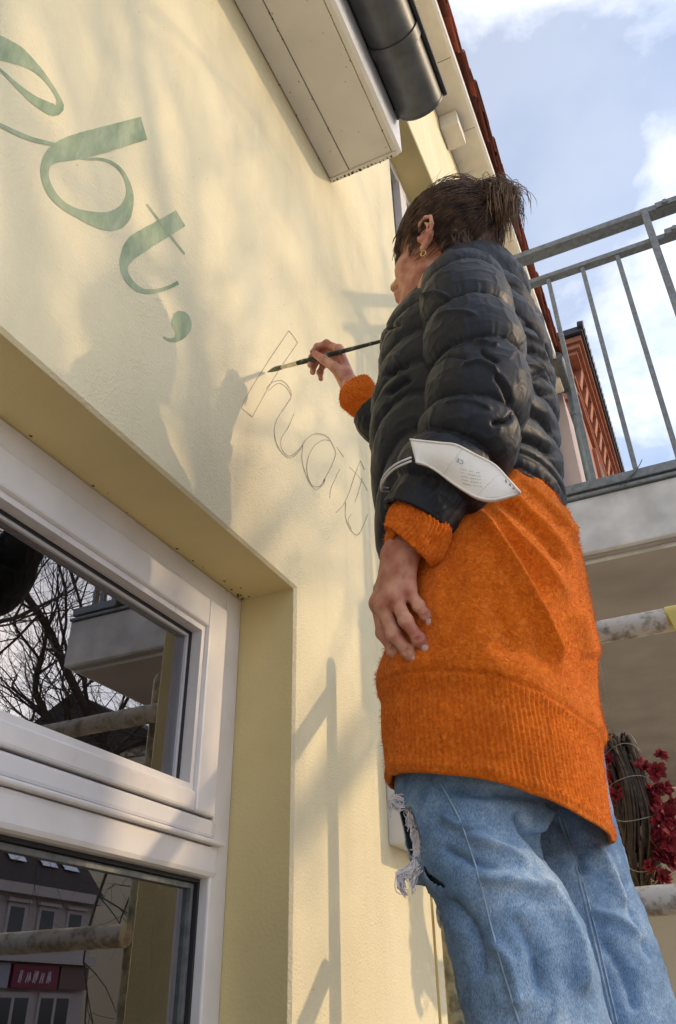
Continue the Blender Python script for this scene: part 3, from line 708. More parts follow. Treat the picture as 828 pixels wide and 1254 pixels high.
for k in range(8):
    y = 14.1+k*1.36
    w = MB().box((OX-.05, y-.12, 3.80), (OX-.001, y+.72, 4.78)).build('window', M_OPPTRIM, ob)
    MB().box((OX-.058, y, 3.88), (OX-.051, y+.60, 4.66)).build('pane', M_DARKWIN, w)
    MB().box((OX-.14, y-.2, 4.79), (OX-.002, y+.80, 4.89)).build('lintel', M_OPPTRIM, w)
for k in range(6):
    y = 13.5+k*1.85
    w = MB().box((OX-.06, y, 0.05), (OX-.001, y+1.5, 2.35)).build('shop_window', M_OPPTRIM, ob)
    MB().box((OX-.068, y+.1, .5 if k % 2 else .1), (OX-.061, y+.68, 2.2)).build('pane', M_DARKWIN, w)
    MB().box((OX-.068, y+.82, .5), (OX-.061, y+1.4, 2.2)).build('pane', M_DARKWIN, w)
sg = MB().box((OX-.18, 21.35, 2.45), (OX-.001, 23.35, 3.1)).build('sign', M_SIGNRED, ob)
mb = MB()
zig = [(0,0),(.12,1),(.24,0),(.36,1),(.44,.2),(.56,1),(.62,0)]
for c in range(5):
    p = [(OX-.19, 21.6+c*.31+zy*.42*(1 if c % 2 else .8), 2.6+zz*.32*(1 if c % 2 == 0 else .85)) for zy, zz in zig[:4+c % 3]]
    mb.tube(p, 0.022, 5)
mb.build('sign_lettering', M_SIGNTXT, sg)
MB().box((OX-.18, 18.9, 2.45), (OX-.001, 21.2, 3.1)).build('sign', M_SIGNBLUE, ob)
MB().box((OX-.18, 23.45, 2.45), (OX-.001, 24.8, 3.1)).build('sign', pmat('brown_sign', (.16, .10, .075), .6), ob)
ob2 = empty('corner_house', (30, 36, 0), label='pale cream corner house farther down the opposite pavement', cat='building')
M_CREAM = pmat('cream_stucco', (0.62, 0.52, 0.36), 0.9)
MB().box((24, 33, 0), (36, 48, 13.5)).build('wall', M_CREAM, ob2)
for fl in range(4):
    for k in range(5):
        w = MB().box((23.94, 34+k*2.6, 2.0+fl*3.0), (23.999, 35.3+k*2.6, 4.0+fl*3.0)).build('window', M_PVC, ob2)
        MB().box((23.93, 34.12+k*2.6, 2.1+fl*3.0), (23.939, 35.18+k*2.6, 3.9+fl*3.0)).build('pane', M_DARKWIN, w)
MB().add([(23.5,32.5,13.5),(23.5,48.5,13.5),(30,48.5,17),(30,32.5,17),(36.5,32.5,13.5),(36.5,48.5,13.5)], [(0,3,2,1),(3,4,5,2),(0,4,3),(1,2,5),(0,1,5,4)]).build('roof', M_DARKROOF, ob2)

# ------------------------------------------------------------------ bare street trees
M_BARK = pmat('bare_tree_bark', (0.075, 0.06, 0.05), 0.95, var=0.3, vscale=12, bump=0.6, bscale=40)
def bare_tree(base, seed, label, height=9.0, spread=1.0, first=2.6, lean=(0,0), limbs=4, rad=0.17, lead=None):
    rg = random.Random(seed); t = empty('bare_tree', base, label=label, cat='tree', group=None)
    big, fine = MB(), MB()
    def limb(p, d, L, r, lev):
        n = max(4, int(6-lev*0.5)); P = [np.array(p)]; D = np.array(d, float); D /= np.linalg.norm(D)
        for k in range(n):
            D = D+np.array([rg.gauss(0, .16), rg.gauss(0, .16), rg.gauss(0.04, .10)]); D /= np.linalg.norm(D); P.append(P[-1]+D*L/n)
        R = np.linspace(r, r*0.55, n+1)
        (big if lev < 3 else fine).tube(P, R, 8 if lev < 2 else (5 if lev < 4 else 3), caps=False)
        if lev >= 6 or r < 0.004: return
        kids = 3 if lev < 5 else 2
        for q in range(kids+1):
            i = n if q == 0 else rg.randint(max(1, n//3), n)
            a = np.array([rg.gauss(0, 1), rg.gauss(0, 1), rg.gauss(.15, .7)]); a -= D*(a@D)*.8; a /= np.linalg.norm(a)+1e-9
            sp = 0.35 if q == 0 else rg.uniform(.6, 1.1)*spread
            limb(P[i], D+a*sp, L*rg.uniform(.58, .82), R[i]*(0.9 if q == 0 else rg.uniform(.5, .7)), lev+1)
    top = np.array(base)+np.array([lean[0], lean[1], first])
    P = catmull([np.array(base)-np.array([0,0,.1]), (np.array(base)+top)/2+np.array([.05,.04,0]), top], 10)
    big.tube(P, np.linspace(rad*1.25, rad*.9, 10), 12)
    for q in range(limbs):
        an = 2*math.pi*(q+rg.random()*.5)/limbs
        limb(top-np.array([0,0,.1*q]), (math.cos(an)*.75*spread, math.sin(an)*.75*spread, 1.0), (height-first)*.36, rad*rg.uniform(.5, .75), 0)
    if lead is not None:
        P = catmull(lead, 22); R = np.linspace(rad*.40, rad*.13, 22); big.tube(P, R, 10)
        for q in range(5, 22):
            for w_ in range(2):
                a = np.array([rg.gauss(0, .8), rg.gauss(0, 1), rg.gauss(.35, .8)]); limb(P[q], a, rg.uniform(1.0, 2.0), R[q]*rg.uniform(.30, .55), 3)
    big.build('trunk', M_BARK, t, True); fine.build('crown', M_BARK, t, True); return t
bare_tree((6.0, 9.9, 0.0), 4, 'bare street tree with a long leaning limb on the pavement, mirrored in the window', 9.0, 1.05, 2.8, (0.0, -0.1), 4, .22, [(6, 9.8, 2.6), (6, 9.1, 3.7), (6, 8.1, 4.56), (6, 7.34, 5.19), (6, 6.7, 5.75), (5.9, 5.7, 6.1), (5.8, 4.9, 6.3)])
bare_tree((3.7, 2.72, 0.0), 9, 'slender bare street tree standing on the pavement facing the painted wall', 7.8, .95, 3.3, (0, .1), 5, .075)
# ------------------------------------------------------------------ the woman: body, clothes, hair
class SDF:
    """small signed-distance sculptor: smooth unions of capsules and ellipsoids, surfaced as quads"""
    def __init__(s, lo, hi, vox):
        s.lo = np.array(lo, float); s.vox = vox
        s.n = np.ceil((np.array(hi)-s.lo)/vox).astype(int)+1
        s.a = np.full(s.n, 0.04, np.float32)
    def _sl(s, lo, hi):
        i0 = np.clip(np.floor((np.array(lo)-s.lo)/s.vox).astype(int), 0, s.n-1); i1 = np.clip(np.ceil((np.array(hi)-s.lo)/s.vox).astype(int)+1, 1, s.n)
        ax = [s.lo[k]+s.vox*np.arange(i0[k], i1[k]) for k in range(3)]
        G = np.stack(np.meshgrid(*ax, indexing='ij'), -1)
        return tuple(slice(i0[k], i1[k]) for k in range(3)), G
    def _mix(s, sl, d, k, sub=False):
        A = s.a[sl]
        if sub:
            d = -d; h = np.clip(0.5+0.5*(d-A)/k, 0, 1) if k > 0 else (d > A)
            s.a[sl] = A*(1-h)+d*h+(k*h*(1-h) if k > 0 else 0)
        else:
            h = np.clip(0.5+0.5*(A-d)/k, 0, 1)
            s.a[sl] = A*(1-h)+d*h-k*h*(1-h)
    def cap(s, a, b, ra, rb=None, k=0.006, sub=False):
        a = np.array(a, float); b = np.array(b, float); rb = ra if rb is None else rb
        m = max(ra, rb)+0.03
        sl, G = s._sl(np.minimum(a, b)-m, np.maximum(a, b)+m)
        ab = b-a; t = np.clip(((G-a)@ab)/(ab@ab+1e-12), 0, 1)
        d = np.linalg.norm(G-(a+t[..., None]*ab), axis=-1)-(ra+(rb-ra)*t)
        s._mix(sl, d, k, sub); return s
    def ell(s, c, r, B=None, k=0.01, sub=False):
        c = np.array(c, float); r = np.array(r, float); m = r.max()+0.03
        sl, G = s._sl(c-m, c+m); q = G-c
        if B is not None: q = q@np.array(B).T
        k0 = np.linalg.norm(q/r, axis=-1); k1 = np.linalg.norm(q/(r*r), axis=-1)+1e-9
        s._mix(sl, k0*(k0-1)/k1, k, sub); return s
    def half(s, fn):
        sl, G = s._sl(s.lo, s.lo+s.n*s.vox); s.a[sl] = np.maximum(s.a[sl], fn(G)); return s
    def mesh(s):
        g = vdb.FloatGrid(0.04); g.copyFromArray(np.ascontiguousarray(s.a))
        p, q = g.convertToQuads(0.0)
        p = np.asarray(p, float)*s.vox+s.lo; q = np.asarray(q, int)
        if len(q):
            v0, v1, v2 = p[q[:, 0]], p[q[:, 1]], p[q[:, 2]]
            if np.sum(np.einsum('ij,ij->i', v0, np.cross(v1, v2))-0) < 0 and np.einsum('ij,ij->i', v0-p.mean(0), np.cross(v1-v0, v2-v0)).sum() < 0: q = q[:, ::-1]
            elif np.einsum('ij,ij->i', v0-p.mean(0), np.cross(v1-v0, v2-v0)).sum() < 0: q = q[:, ::-1]
        return p, q
def smooth_mesh(p, q, it=2, lam=0.5):
    n = len(p); e = np.concatenate([q[:, [0, 1]], q[:, [1, 2]], q[:, [2, 3]], q[:, [3, 0]]]); e = np.concatenate([e, e[:, ::-1]])
    cnt = np.bincount(e[:, 0], minlength=n)[:, None].clip(1)
    for _ in range(it):
        acc = np.zeros_like(p)
        for k in range(3): acc[:, k] = np.bincount(e[:, 0], weights=p[e[:, 1], k], minlength=n)
        p = p+(acc/cnt-p)*lam
    return p

def skin_mat():
    m = bpy.data.materials.new('skin'); m.use_nodes = True
    nt, N, L, b = nodes(m); b.inputs['Roughness'].default_value = 0.48; b.inputs['Specular IOR Level'].default_value = 0.4
    tc = N('ShaderNodeTexCoord')
    n = N('ShaderNodeTexNoise'); n.inputs['Scale'].default_value = 38.0; n.inputs['Detail'].default_value = 5; L(tc.outputs['Object'], n.inputs['Vector'])
    r = N('ShaderNodeValToRGB'); e = r.color_ramp.elements; e[0].position = 0.36; e[1].position = 0.66
    e[0].color = (0.42, 0.150, 0.105, 1); e[1].color = (0.62, 0.330, 0.225, 1)
    L(n.outputs['Fac'], r.inputs['Fac']); L(r.outputs['Color'], b.inputs['Base Color'])
    b.inputs['Subsurface Weight'].default_value = 0.18; b.inputs['Subsurface Radius'].default_value = (0.010, 0.004, 0.002); b.inputs['Subsurface Scale'].default_value = 0.6
    w = N('ShaderNodeTexVoronoi'); w.inputs['Scale'].default_value = 420.0; L(tc.outputs['Object'], w.inputs['Vector'])
    bp = N('ShaderNodeBump'); bp.inputs['Strength'].default_value = 0.25; bp.inputs['Distance'].default_value = 0.0008
    L(w.outputs['Distance'], bp.inputs['Height']); L(bp.outputs[0], b.inputs['Normal'])
    return m
M_SKIN = skin_mat()
M_NAIL = pmat('pale_nail', (0.52, 0.34, 0.29), 0.25, col2=(0.66, 0.52, 0.47), vscale=160)

HC = np.array([0.510, 1.062, 2.758])
H_F = np.array([-0.96, 0.21, 0.19]); H_F /= np.linalg.norm(H_F)
H_U = np.array([0.0, -0.08, 1.0]); H_U -= H_F*(H_U@H_F); H_U /= np.linalg.norm(H_U)
H_L = np.cross(H_U, H_F)
HB = np.stack([H_F, H_L, H_U])           # world -> head axes
def hw(x, y, z): return HC+H_F*x+H_L*y+H_U*z
def head_sdf():
    s = SDF(HC-0.26, HC+0.20, 0.0024)
    s.ell(hw(-0.008, 0, 0.040), (0.099, 0.076, 0.092), HB, 0.01)
    s.ell(hw(0.034, 0, -0.030), (0.062, 0.057, 0.088), HB, 0.03)
    s.ell(hw(0.055, 0, 0.055), (0.042, 0.052, 0.040), HB, 0.02)
    for q in (-1, 1):
        s.ell(hw(0.058, q*0.040, -0.022), (0.028, 0.024, 0.028), HB, 0.02)
        s.cap(hw(0.010, q*0.056, -0.055), hw(0.070, q*0.022, -0.098), 0.014, 0.012, 0.02)
        s.ell(hw(0.092, q*0.032, 0.014), (0.016, 0.019, 0.013), HB, 0.012, sub=True)
        s.ell(hw(0.076, q*0.032, 0.013), (0.0135, 0.0145, 0.0125), HB, 0.004)
        s.cap(hw(0.087, q*0.018, 0.034), hw(0.078, q*0.048, 0.034), 0.008, 0.006, 0.012)
    s.ell(hw(0.078, 0, -0.092), (0.022, 0.024, 0.018), HB, 0.02)
    s.cap(hw(0.092, 0, 0.030), hw(0.112, 0, -0.010), 0.008, 0.010, 0.012)
    s.ell(hw(0.116, 0, -0.016), (0.012, 0.012, 0.010), HB, 0.006)
    for q in (-1, 1): s.ell(hw(0.104, q*0.012, -0.018), (0.010, 0.007, 0.008), HB, 0.006)
    s.cap(hw(0.098, -0.018, -0.050), hw(0.098, 0.018, -0.050), 0.0075, None, 0.010)
    s.cap(hw(0.095, -0.015, -0.063), hw(0.095, 0.015, -0.063), 0.008, None, 0.008)
    s.cap(hw(0.108, -0.02, -0.0565), hw(0.108, 0.02, -0.0565), 0.0035, None, 0.003, sub=True)
    s.cap(hw(-0.022, 0, -0.03), hw(-0.050, 0, -0.20), 0.052, 0.060, 0.02)
    for q in (-1, 1):          # ears: shell, helix rim, lobe, concha
        E = lambda x, z, o: hw(x, q*(0.075+o*1.25), z)
        s.ell(E(-0.010, 0.0, 0.006), (0.016, 0.0055, 0.029), HB, 0.004)
        rim = [(0.006, 0.012, .008), (0.003, 0.027, .011), (-0.010, 0.034, .013), (-0.024, 0.027, .015), (-0.028, 0.008, .015), (-0.022, -0.012, .013), (-0.012, -0.026, .010), (-0.004, -0.033, .007)]
        for a, b in zip(rim[:-1], rim[1:]): s.cap(E(*a), E(*b), 0.0040, None, 0.003)
        s.ell(E(-0.005, -0.030, .007), (0.008, 0.005, 0.009), HB, 0.004)
        anti = [(-0.004, -0.014, .011), (-0.016, -0.004, .014), (-0.018, 0.012, .014), (-0.010, 0.022, .012)]
        for a, b in zip(anti[:-1], anti[1:]): s.cap(E(*a), E(*b), 0.0030, None, 0.003)
        s.ell(E(-0.008, -0.002, .013), (0.007, 0.006, 0.011), HB, 0.004, sub=True)
        s.cap(E(0.004, -0.006, .010), E(0.003, -0.012, .010), 0.0045, None, 0.003)
    p, q = s.mesh(); return smooth_mesh(p, q, 1, 0.4), q

def hand_sdf(wrist, wdir, mcps, fingers, thumb, palm_r, wr=(0.024, 0.017)):
    pts = np.array([wrist]+mcps+[j for f in fingers for j in f]+list(thumb))
    s = SDF(pts.min(0)-0.035, pts.max(0)+0.035, 0.00135)
    fore = wrist+wdir*0.10
    side = mcps[0]-mcps[-1]; side /= np.linalg.norm(side)
    for o in (-1, 1): s.cap(wrist+side*0.009*o, fore+side*0.011*o, 0.0185, 0.023, 0.012)
    n = len(mcps)
    for i, m in enumerate(mcps):
        w = wrist+side*0.013*(1-2*i/(n-1)); s.cap(w, m, palm_r*1.05, palm_r*0.86, 0.014)
    for i in range(n-1): s.cap(mcps[i], mcps[i+1], palm_r*0.74, None, 0.010)
    rad = [0.0088, 0.0092, 0.0087, 0.0076]
    for i, f in enumerate(fingers):
        r = rad[i]; ch = [mcps[i]]+list(f)
        for j in range(len(ch)-1):
            s.cap(ch[j], ch[j+1], r*(1.10-0.12*j), r*(1.10-0.12*(j+1)), 0.0030)
            if j > 0: s.ell(ch[j], (r*1.07,)*3, None, 0.004)
    ct = list(thumb); rr = [0.015, 0.0115, 0.0098, 0.0082]
    for j in range(len(ct)-1): s.cap(ct[j], ct[j+1], rr[j], rr[j+1], 0.009 if j == 0 else 0.004)
    face = CAM-mcps[1]; face /= np.linalg.norm(face)
    for i, f in enumerate(fingers):
        ch = [mcps[i]]+list(f); r = rad[i]
        for j in (1, 2):
            d = ch[j+1]-ch[j-1]; d /= np.linalg.norm(d); nn = face-d*(face@d); nn /= np.linalg.norm(nn); tt_ = np.cross(d, nn)
            for k in (-1, 0, 1) if j == 1 else (-.5, .5):
                c = ch[j]+d*k*0.0030+nn*(r*(1.10-.12*j)+.0006); s.cap(c-tt_*r*.55, c+tt_*r*.55, 0.0011, None, 0.0015, sub=True)
        if i > 0 or True:
            w = wrist+side*0.010*(1-2*i/(n-1)); a_ = mcps[i]+face*(palm_r*.80); b_ = w+face*0.0175; s.cap(a_, a_*.3+b_*.7, 0.0030, 0.0022, 0.006)
        s.ell(mcps[i]+face*palm_r*.38, (0.0085,)*3, None, .008)
    p, q = s.mesh(); return smooth_mesh(p, q, 1, 0.35), q

# left hand hanging against the sweater (little, ring, middle, index are the fingers seen from her left rear)
Lw = at_y(491, 676, 0.872)
L_mcp = [at_y(463, 739, 0.893), at_y(470, 742, 0.876), at_y(484, 733, 0.869), at_y(499, 722, 0.874)]   # index .. little
L_f = [[at_y(469, 775, 0.898), at_y(482, 797, 0.902), at_y(493, 808, 0.906)],
       [at_y(482, 776, 0.877), at_y(500, 798, 0.884), at_y(511, 810, 0.892)],
       [at_y(497, 760, 0.868), at_y(513, 783, 0.877), at_y(523, 796, 0.886)],
       [at_y(513, 742, 0.876), at_y(522, 754, 0.882), at_y(528, 765, 0.888)]]
L_th = [at_y(478, 700, 0.893), at_y(468, 722, 0.915), at_y(470, 748, 0.925), at_y(478, 766, 0.93)]
L_dir = at_y(520, 640, 0.872)-Lw; L_dir /= np.linalg.norm(L_dir)
# right hand holding the brush, thumb side towards us
Rw = at_y(430, 476, 1.205)
R_mcp = [at_y(415, 428, 1.190), at_y(411, 432, 1.209), at_y(409, 439, 1.226), at_y(408, 447, 1.240)]
R_f = [[at_y(400, 421, 1.188), at_y(389, 425, 1.190), at_y(383, 431, 1.192)],
       [at_y(393, 428, 1.205), at_y(383, 438, 1.207), at_y(380, 447, 1.207)],
       [at_y(393, 437, 1.222), at_y(384, 447, 1.222), at_y(383, 456, 1.220)],
       [at_y(396, 446, 1.238), at_y(392, 456, 1.238), at_y(393, 464, 1.236)]]
R_th = [at_y(421, 461, 1.190), at_y(410, 450, 1.176), at_y(396, 440, 1.176), at_y(386, 433.5, 1.182)]
R_dir = at_y(446, 494, 1.205)-Rw; R_dir /= np.linalg.norm(R_dir)

def core_sdf():
    s = SDF((0.15, 0.78, 1.20), (0.85, 1.42, 2.75), 0.008)
    s.ell((0.53, 1.07, 2.40), (0.10, 0.13, 0.20), None, 0.03); s.ell((0.55, 1.07, 2.06), (0.10, 0.13, 0.16), None, 0.03)
    s.cap((0.53, 0.95, 2.55), (0.53, 1.19, 2.55), 0.05, None, 0.03); s.cap((0.545, 1.065, 2.5), (0.545, 1.06, 2.66), 0.055, None, 0.03)
    for a in (ARM_L, ARM_R):
        for i in range(len(a)-1): s.cap(a[i], a[i+1], 0.036, 0.030, 0.02)
    s.cap((0.50, 1.02, 1.98), (0.465, 0.995, 1.68), 0.042, 0.034, 0.02); s.cap((0.465, 0.995, 1.68), (0.535, 0.992, 1.32), 0.034, 0.028, 0.02)
    s.cap((0.56, 1.16, 1.98), (0.565, 1.205, 1.62), 0.042, 0.034, 0.02); s.cap((0.565, 1.205, 1.62), (0.59, 1.205, 1.32), 0.034, 0.028, 0.02)
    return s.mesh()
ARM_L = [np.array((0.553, 0.945, 2.560)), np.array((0.572, 0.905, 2.400)), np.array((0.570, 0.893, 2.235)), np.array((0.520, 0.880, 2.130)), Lw+L_dir*0.045]
ARM_R = [np.array((0.555, 1.235, 2.560)), np.array((0.50, 1.275, 2.46)), np.array((0.425, 1.275, 2.415)), np.array((0.34, 1.235, 2.49)), Rw+R_dir*0.045]

person = empty('person', (0.55, 1.07, DECK), label='person in black puffer jacket, long orange sweater and ripped jeans painting the wall', cat='person')
V, Q, off = [], [], 0
for p, q in (core_sdf(), head_sdf(), hand_sdf(Lw, L_dir, L_mcp, L_f, L_th, 0.0125), hand_sdf(Rw, R_dir, R_mcp, R_f, R_th, 0.0120)):
    V.append(p); Q.append(q+off); off += len(p)
body = mesh_obj('body', np.concatenate(V), np.concatenate(Q).tolist(), M_SKIN, person)
# nails
def nail(tip, prev, face, w=0.0048, l=0.0062):
    d = tip-prev; d /= np.linalg.norm(d); n = face-d*(face@d); n /= np.linalg.norm(n); t = np.cross(d, n)
    c = tip+n*0.0082-d*0.0020; v = []; A = np.linspace(-1, 1, 7)
    for u in A:
        for w_ in A:
            uu, ww = u*math.sqrt(1-w_*w_/2), w_*math.sqrt(1-u*u/2)
            v.append(c+d*uu*l+t*ww*w-n*(0.0024*ww*ww+0.0010*uu*uu+0.0012*uu))
    mesh_obj('fingernail', v, [(i*7+j, i*7+j+1, (i+1)*7+j+1, (i+1)*7+j) for i in range(6) for j in range(6)], M_NAIL, body)
vw = CAM-L_mcp[1]; vw /= np.linalg.norm(vw)
for f in L_f: nail(f[-1], f[-2], vw+np.array([0, 0, -.25]))
# small gold hoop in the ear lobe
M_GOLD = pmat('gold_earring', (0.83, 0.55, 0.22), 0.25, metal=1.0)
ec = hw(-0.006, 0.085, -0.044); th = np.linspace(0, 2*np.pi, 20)
hoop = np.array([ec+H_F*0.0055*math.cos(t)+H_U*0.0062*math.sin(t) for t in th])
MB().tube(hoop, 0.0009, 6, caps=False).build('earring', M_GOLD, person, True)

# ---------------------------------------------------------------- cloth materials
def cloth_jacket():
    m = bpy.data.materials.new('black_nylon'); m.use_nodes = True
    nt, N, L, b = nodes(m); b.inputs['Base Color'].default_value = (0.0042, 0.0066, 0.0135, 1); b.inputs['Roughness'].default_value = 0.40
    b.inputs['Specular IOR Level'].default_value = 0.32; b.inputs['Sheen Weight'].default_value = 0.03
    tc = N('ShaderNodeTexCoord')
    n = N('ShaderNodeTexNoise'); n.inputs['Scale'].default_value = 34.0; n.inputs['Detail'].default_value = 6.0; n.inputs['Distortion'].default_value = 1.2; L(tc.outputs['Object'], n.inputs['Vector'])
    n2 = N('ShaderNodeTexNoise'); n2.inputs['Scale'].default_value = 260.0; L(tc.outputs['Object'], n2.inputs['Vector'])
    hs = []
    for sc_k, w_k, dist in ((15.0, 1.0, 1.0), (40.0, 0.35, 0.8), (110.0, 0.06, 0.4)):      # crisp crinkle ridges at three sizes
        q = N('ShaderNodeTexNoise'); q.inputs['Scale'].default_value = sc_k; q.inputs['Detail'].default_value = 1.5; q.inputs['Distortion'].default_value = dist; L(tc.outputs['Object'], q.inputs['Vector'])
        sb = N('ShaderNodeMath'); sb.operation = 'SUBTRACT'; L(q.outputs['Fac'], sb.inputs[0]); sb.inputs[1].default_value = .5
        ab = N('ShaderNodeMath'); ab.operation = 'ABSOLUTE'; L(sb.outputs[0], ab.inputs[0])
        mm = N('ShaderNodeMapRange'); mm.inputs['From Max'].default_value = .12; mm.inputs['To Min'].default_value = w_k; mm.inputs['To Max'].default_value = 0; L(ab.outputs[0], mm.inputs['Value']); hs.append(mm)
    a1 = N('ShaderNodeMath'); L(hs[0].outputs[0], a1.inputs[0]); L(hs[1].outputs[0], a1.inputs[1])
    ma = N('ShaderNodeMath'); L(a1.outputs[0], ma.inputs[0]); L(hs[2].outputs[0], ma.inputs[1])
    bp = N('ShaderNodeBump'); bp.inputs['Strength'].default_value = 0.38; bp.inputs['Distance'].default_value = 0.0014
    L(ma.outputs[0], bp.inputs['Height']); L(bp.outputs[0], b.inputs['Normal'])
    mr = N('ShaderNodeMapRange'); mr.inputs['To Min'].default_value = 0.42; mr.inputs['To Max'].default_value = 0.58; L(n.outputs['Fac'], mr.inputs['Value']); L(mr.outputs[0], b.inputs['Roughness'])
    return m
M_JACKET = cloth_jacket()
def cloth_knit(name, rib=False):
    m = bpy.data.materials.new(name); m.use_nodes = True
    nt, N, L, b = nodes(m); b.inputs['Roughness'].default_value = 1.0; b.inputs['Specular IOR Level'].default_value = 0.1
    b.inputs['Sheen Weight'].default_value = 0.35; b.inputs['Sheen Roughness'].default_value = 0.6; b.inputs['Sheen Tint'].default_value = (1.0, 0.55, 0.25, 1)
    tc = N('ShaderNodeTexCoord')
    n = N('ShaderNodeTexNoise'); n.inputs['Scale'].default_value = 150.0; n.inputs['Detail'].default_value = 6; n.inputs['Roughness'].default_value = 0.7; n.inputs['Distortion'].default_value = 1.0; L(tc.outputs['Object'], n.inputs['Vector'])
    r = N('ShaderNodeValToRGB'); e = r.color_ramp.elements; e[0].position = 0.30; e[1].position = 0.72
    e[0].color = (0.48, 0.078, 0.003, 1); e[1].color = (0.90, 0.29, 0.040, 1); x = e.new(0.52); x.color = (0.74, 0.152, 0.005, 1)
    L(n.outputs['Fac'], r.inputs['Fac'])
    n3 = N('ShaderNodeTexNoise'); n3.inputs['Scale'].default_value = 18.0; n3.inputs['Detail'].default_value = 4; L(tc.outputs['Object'], n3.inputs['Vector'])
    mx = N('ShaderNodeMix'); mx.data_type = 'RGBA'; mx.blend_type = 'MULTIPLY'; mx.inputs['Factor'].default_value = 0.35; L(r.outputs['Color'], mx.inputs['A']); L(n3.outputs['Fac'], mx.inputs['B'])
    r3 = N('ShaderNodeMapRange'); r3.inputs['From Min'].default_value = .3; r3.inputs['From Max'].default_value = .7; r3.inputs['To Min'].default_value = 0.55; r3.inputs['To Max'].default_value = 1.15; L(n3.outputs['Fac'], r3.inputs['Value']); L(r3.outputs[0], mx.inputs['B'])
    L(mx.outputs['Result'], b.inputs['Base Color'])
    bp = N('ShaderNodeBump'); bp.inputs['Strength'].default_value = 0.9; bp.inputs['Distance'].default_value = 0.0035
    L(n.outputs['Fac'], bp.inputs['Height']); L(bp.outputs[0], b.inputs['Normal'])
    return m
M_KNIT = cloth_knit('orange_knit')
M_FUZZ = pmat('orange_wool_fuzz', (0.66, 0.14, 0.008), 1.0, col2=(0.82, 0.25, 0.035), vscale=60, spec=0.1)
def cloth_denim():
    m = bpy.data.materials.new('blue_denim'); m.use_nodes = True
    nt, N, L, b = nodes(m); b.inputs['Roughness'].default_value = 0.9; b.inputs['Specular IOR Level'].default_value = 0.2
    tc = N('ShaderNodeTexCoord')
    n = N('ShaderNodeTexNoise'); n.inputs['Scale'].default_value = 9.0; n.inputs['Detail'].default_value = 6; n.inputs['Roughness'].default_value = 0.6; L(tc.outputs['Object'], n.inputs['Vector'])
    mp = N('ShaderNodeMapping'); mp.inputs['Rotation'].default_value = (0.4, 0.6, 0.2); mp.inputs['Scale'].default_value = (900, 900, 330); L(tc.outputs['Object'], mp.inputs['Vector'])
    t = N('ShaderNodeTexNoise'); t.inputs['Scale'].default_value = 1.0; t.inputs['Detail'].default_value = 3; L(mp.outputs[0], t.inputs['Vector'])
    r = N('ShaderNodeValToRGB'); e = r.color_ramp.elements; e[0].position = 0.30; e[1].position = 0.72
    e[0].position = .36; e[1].position = .66; e[0].color = (0.105, 0.190, 0.330, 1); e[1].color = (0.500, 0.620, 0.760, 1); x = e.new(0.52); x.color = (0.225, 0.345, 0.520, 1)
    L(n.outputs['Fac'], r.inputs['Fac'])
    w2 = N('ShaderNodeTexNoise'); w2.inputs['Scale'].default_value = 62.0; w2.inputs['Detail'].default_value = 7; w2.inputs['Roughness'].default_value = .7; L(tc.outputs['Object'], w2.inputs['Vector'])
    ad = N('ShaderNodeMix'); ad.inputs['Factor'].default_value = .24; L(n.outputs['Fac'], ad.inputs['A']); L(w2.outputs['Fac'], ad.inputs['B']); L(ad.outputs['Result'], r.inputs['Fac'])
    mr = N('ShaderNodeMapRange'); mr.inputs['From Min'].default_value = .3; mr.inputs['From Max'].default_value = .7; mr.inputs['To Min'].default_value = 0.58; mr.inputs['To Max'].default_value = 1.28; L(t.outputs['Fac'], mr.inputs['Value'])
    mx = N('ShaderNodeMix'); mx.data_type = 'RGBA'; mx.blend_type = 'MULTIPLY'; mx.inputs['Factor'].default_value = 1.0; L(r.outputs['Color'], mx.inputs['A']); L(mr.outputs[0], mx.inputs['B'])
    L(mx.outputs['Result'], b.inputs['Base Color'])
    bp = N('ShaderNodeBump'); bp.inputs['Strength'].default_value = 0.5; bp.inputs['Distance'].default_value = 0.0012
    L(t.outputs['Fac'], bp.inputs['Height']); L(bp.outputs[0], b.inputs['Normal'])
    return m
M_DENIM = cloth_denim()
M_SEAM = pmat('pale_denim_seam', (0.30, 0.40, 0.52), 0.9, var=0.15, vscale=120)
M_THREAD = pmat('frayed_white_thread', (0.80, 0.78, 0.84), 0.95, var=0.1, vscale=90)

def profile(front, back, Y):
    f = np.array([at_y(x, y, Y) for x, y in front]); b = np.array([at_y(x, y, Y) for x, y in back])
    f = f[np.argsort(f[:, 2])]; b = b[np.argsort(b[:, 2])]
    return (lambda z: np.interp(z, f[:, 2], f[:, 0])), (lambda z: np.interp(z, b[:, 2], b[:, 0]))
def smooth1(a, k=5):
    a = np.asarray(a, float); p = np.pad(a, (k, k), mode='reflect', reflect_type='odd'); w = np.hanning(2*k+3)[1:-1]; w /= w.sum(); return np.convolve(p, w, 'same')[k:-k]

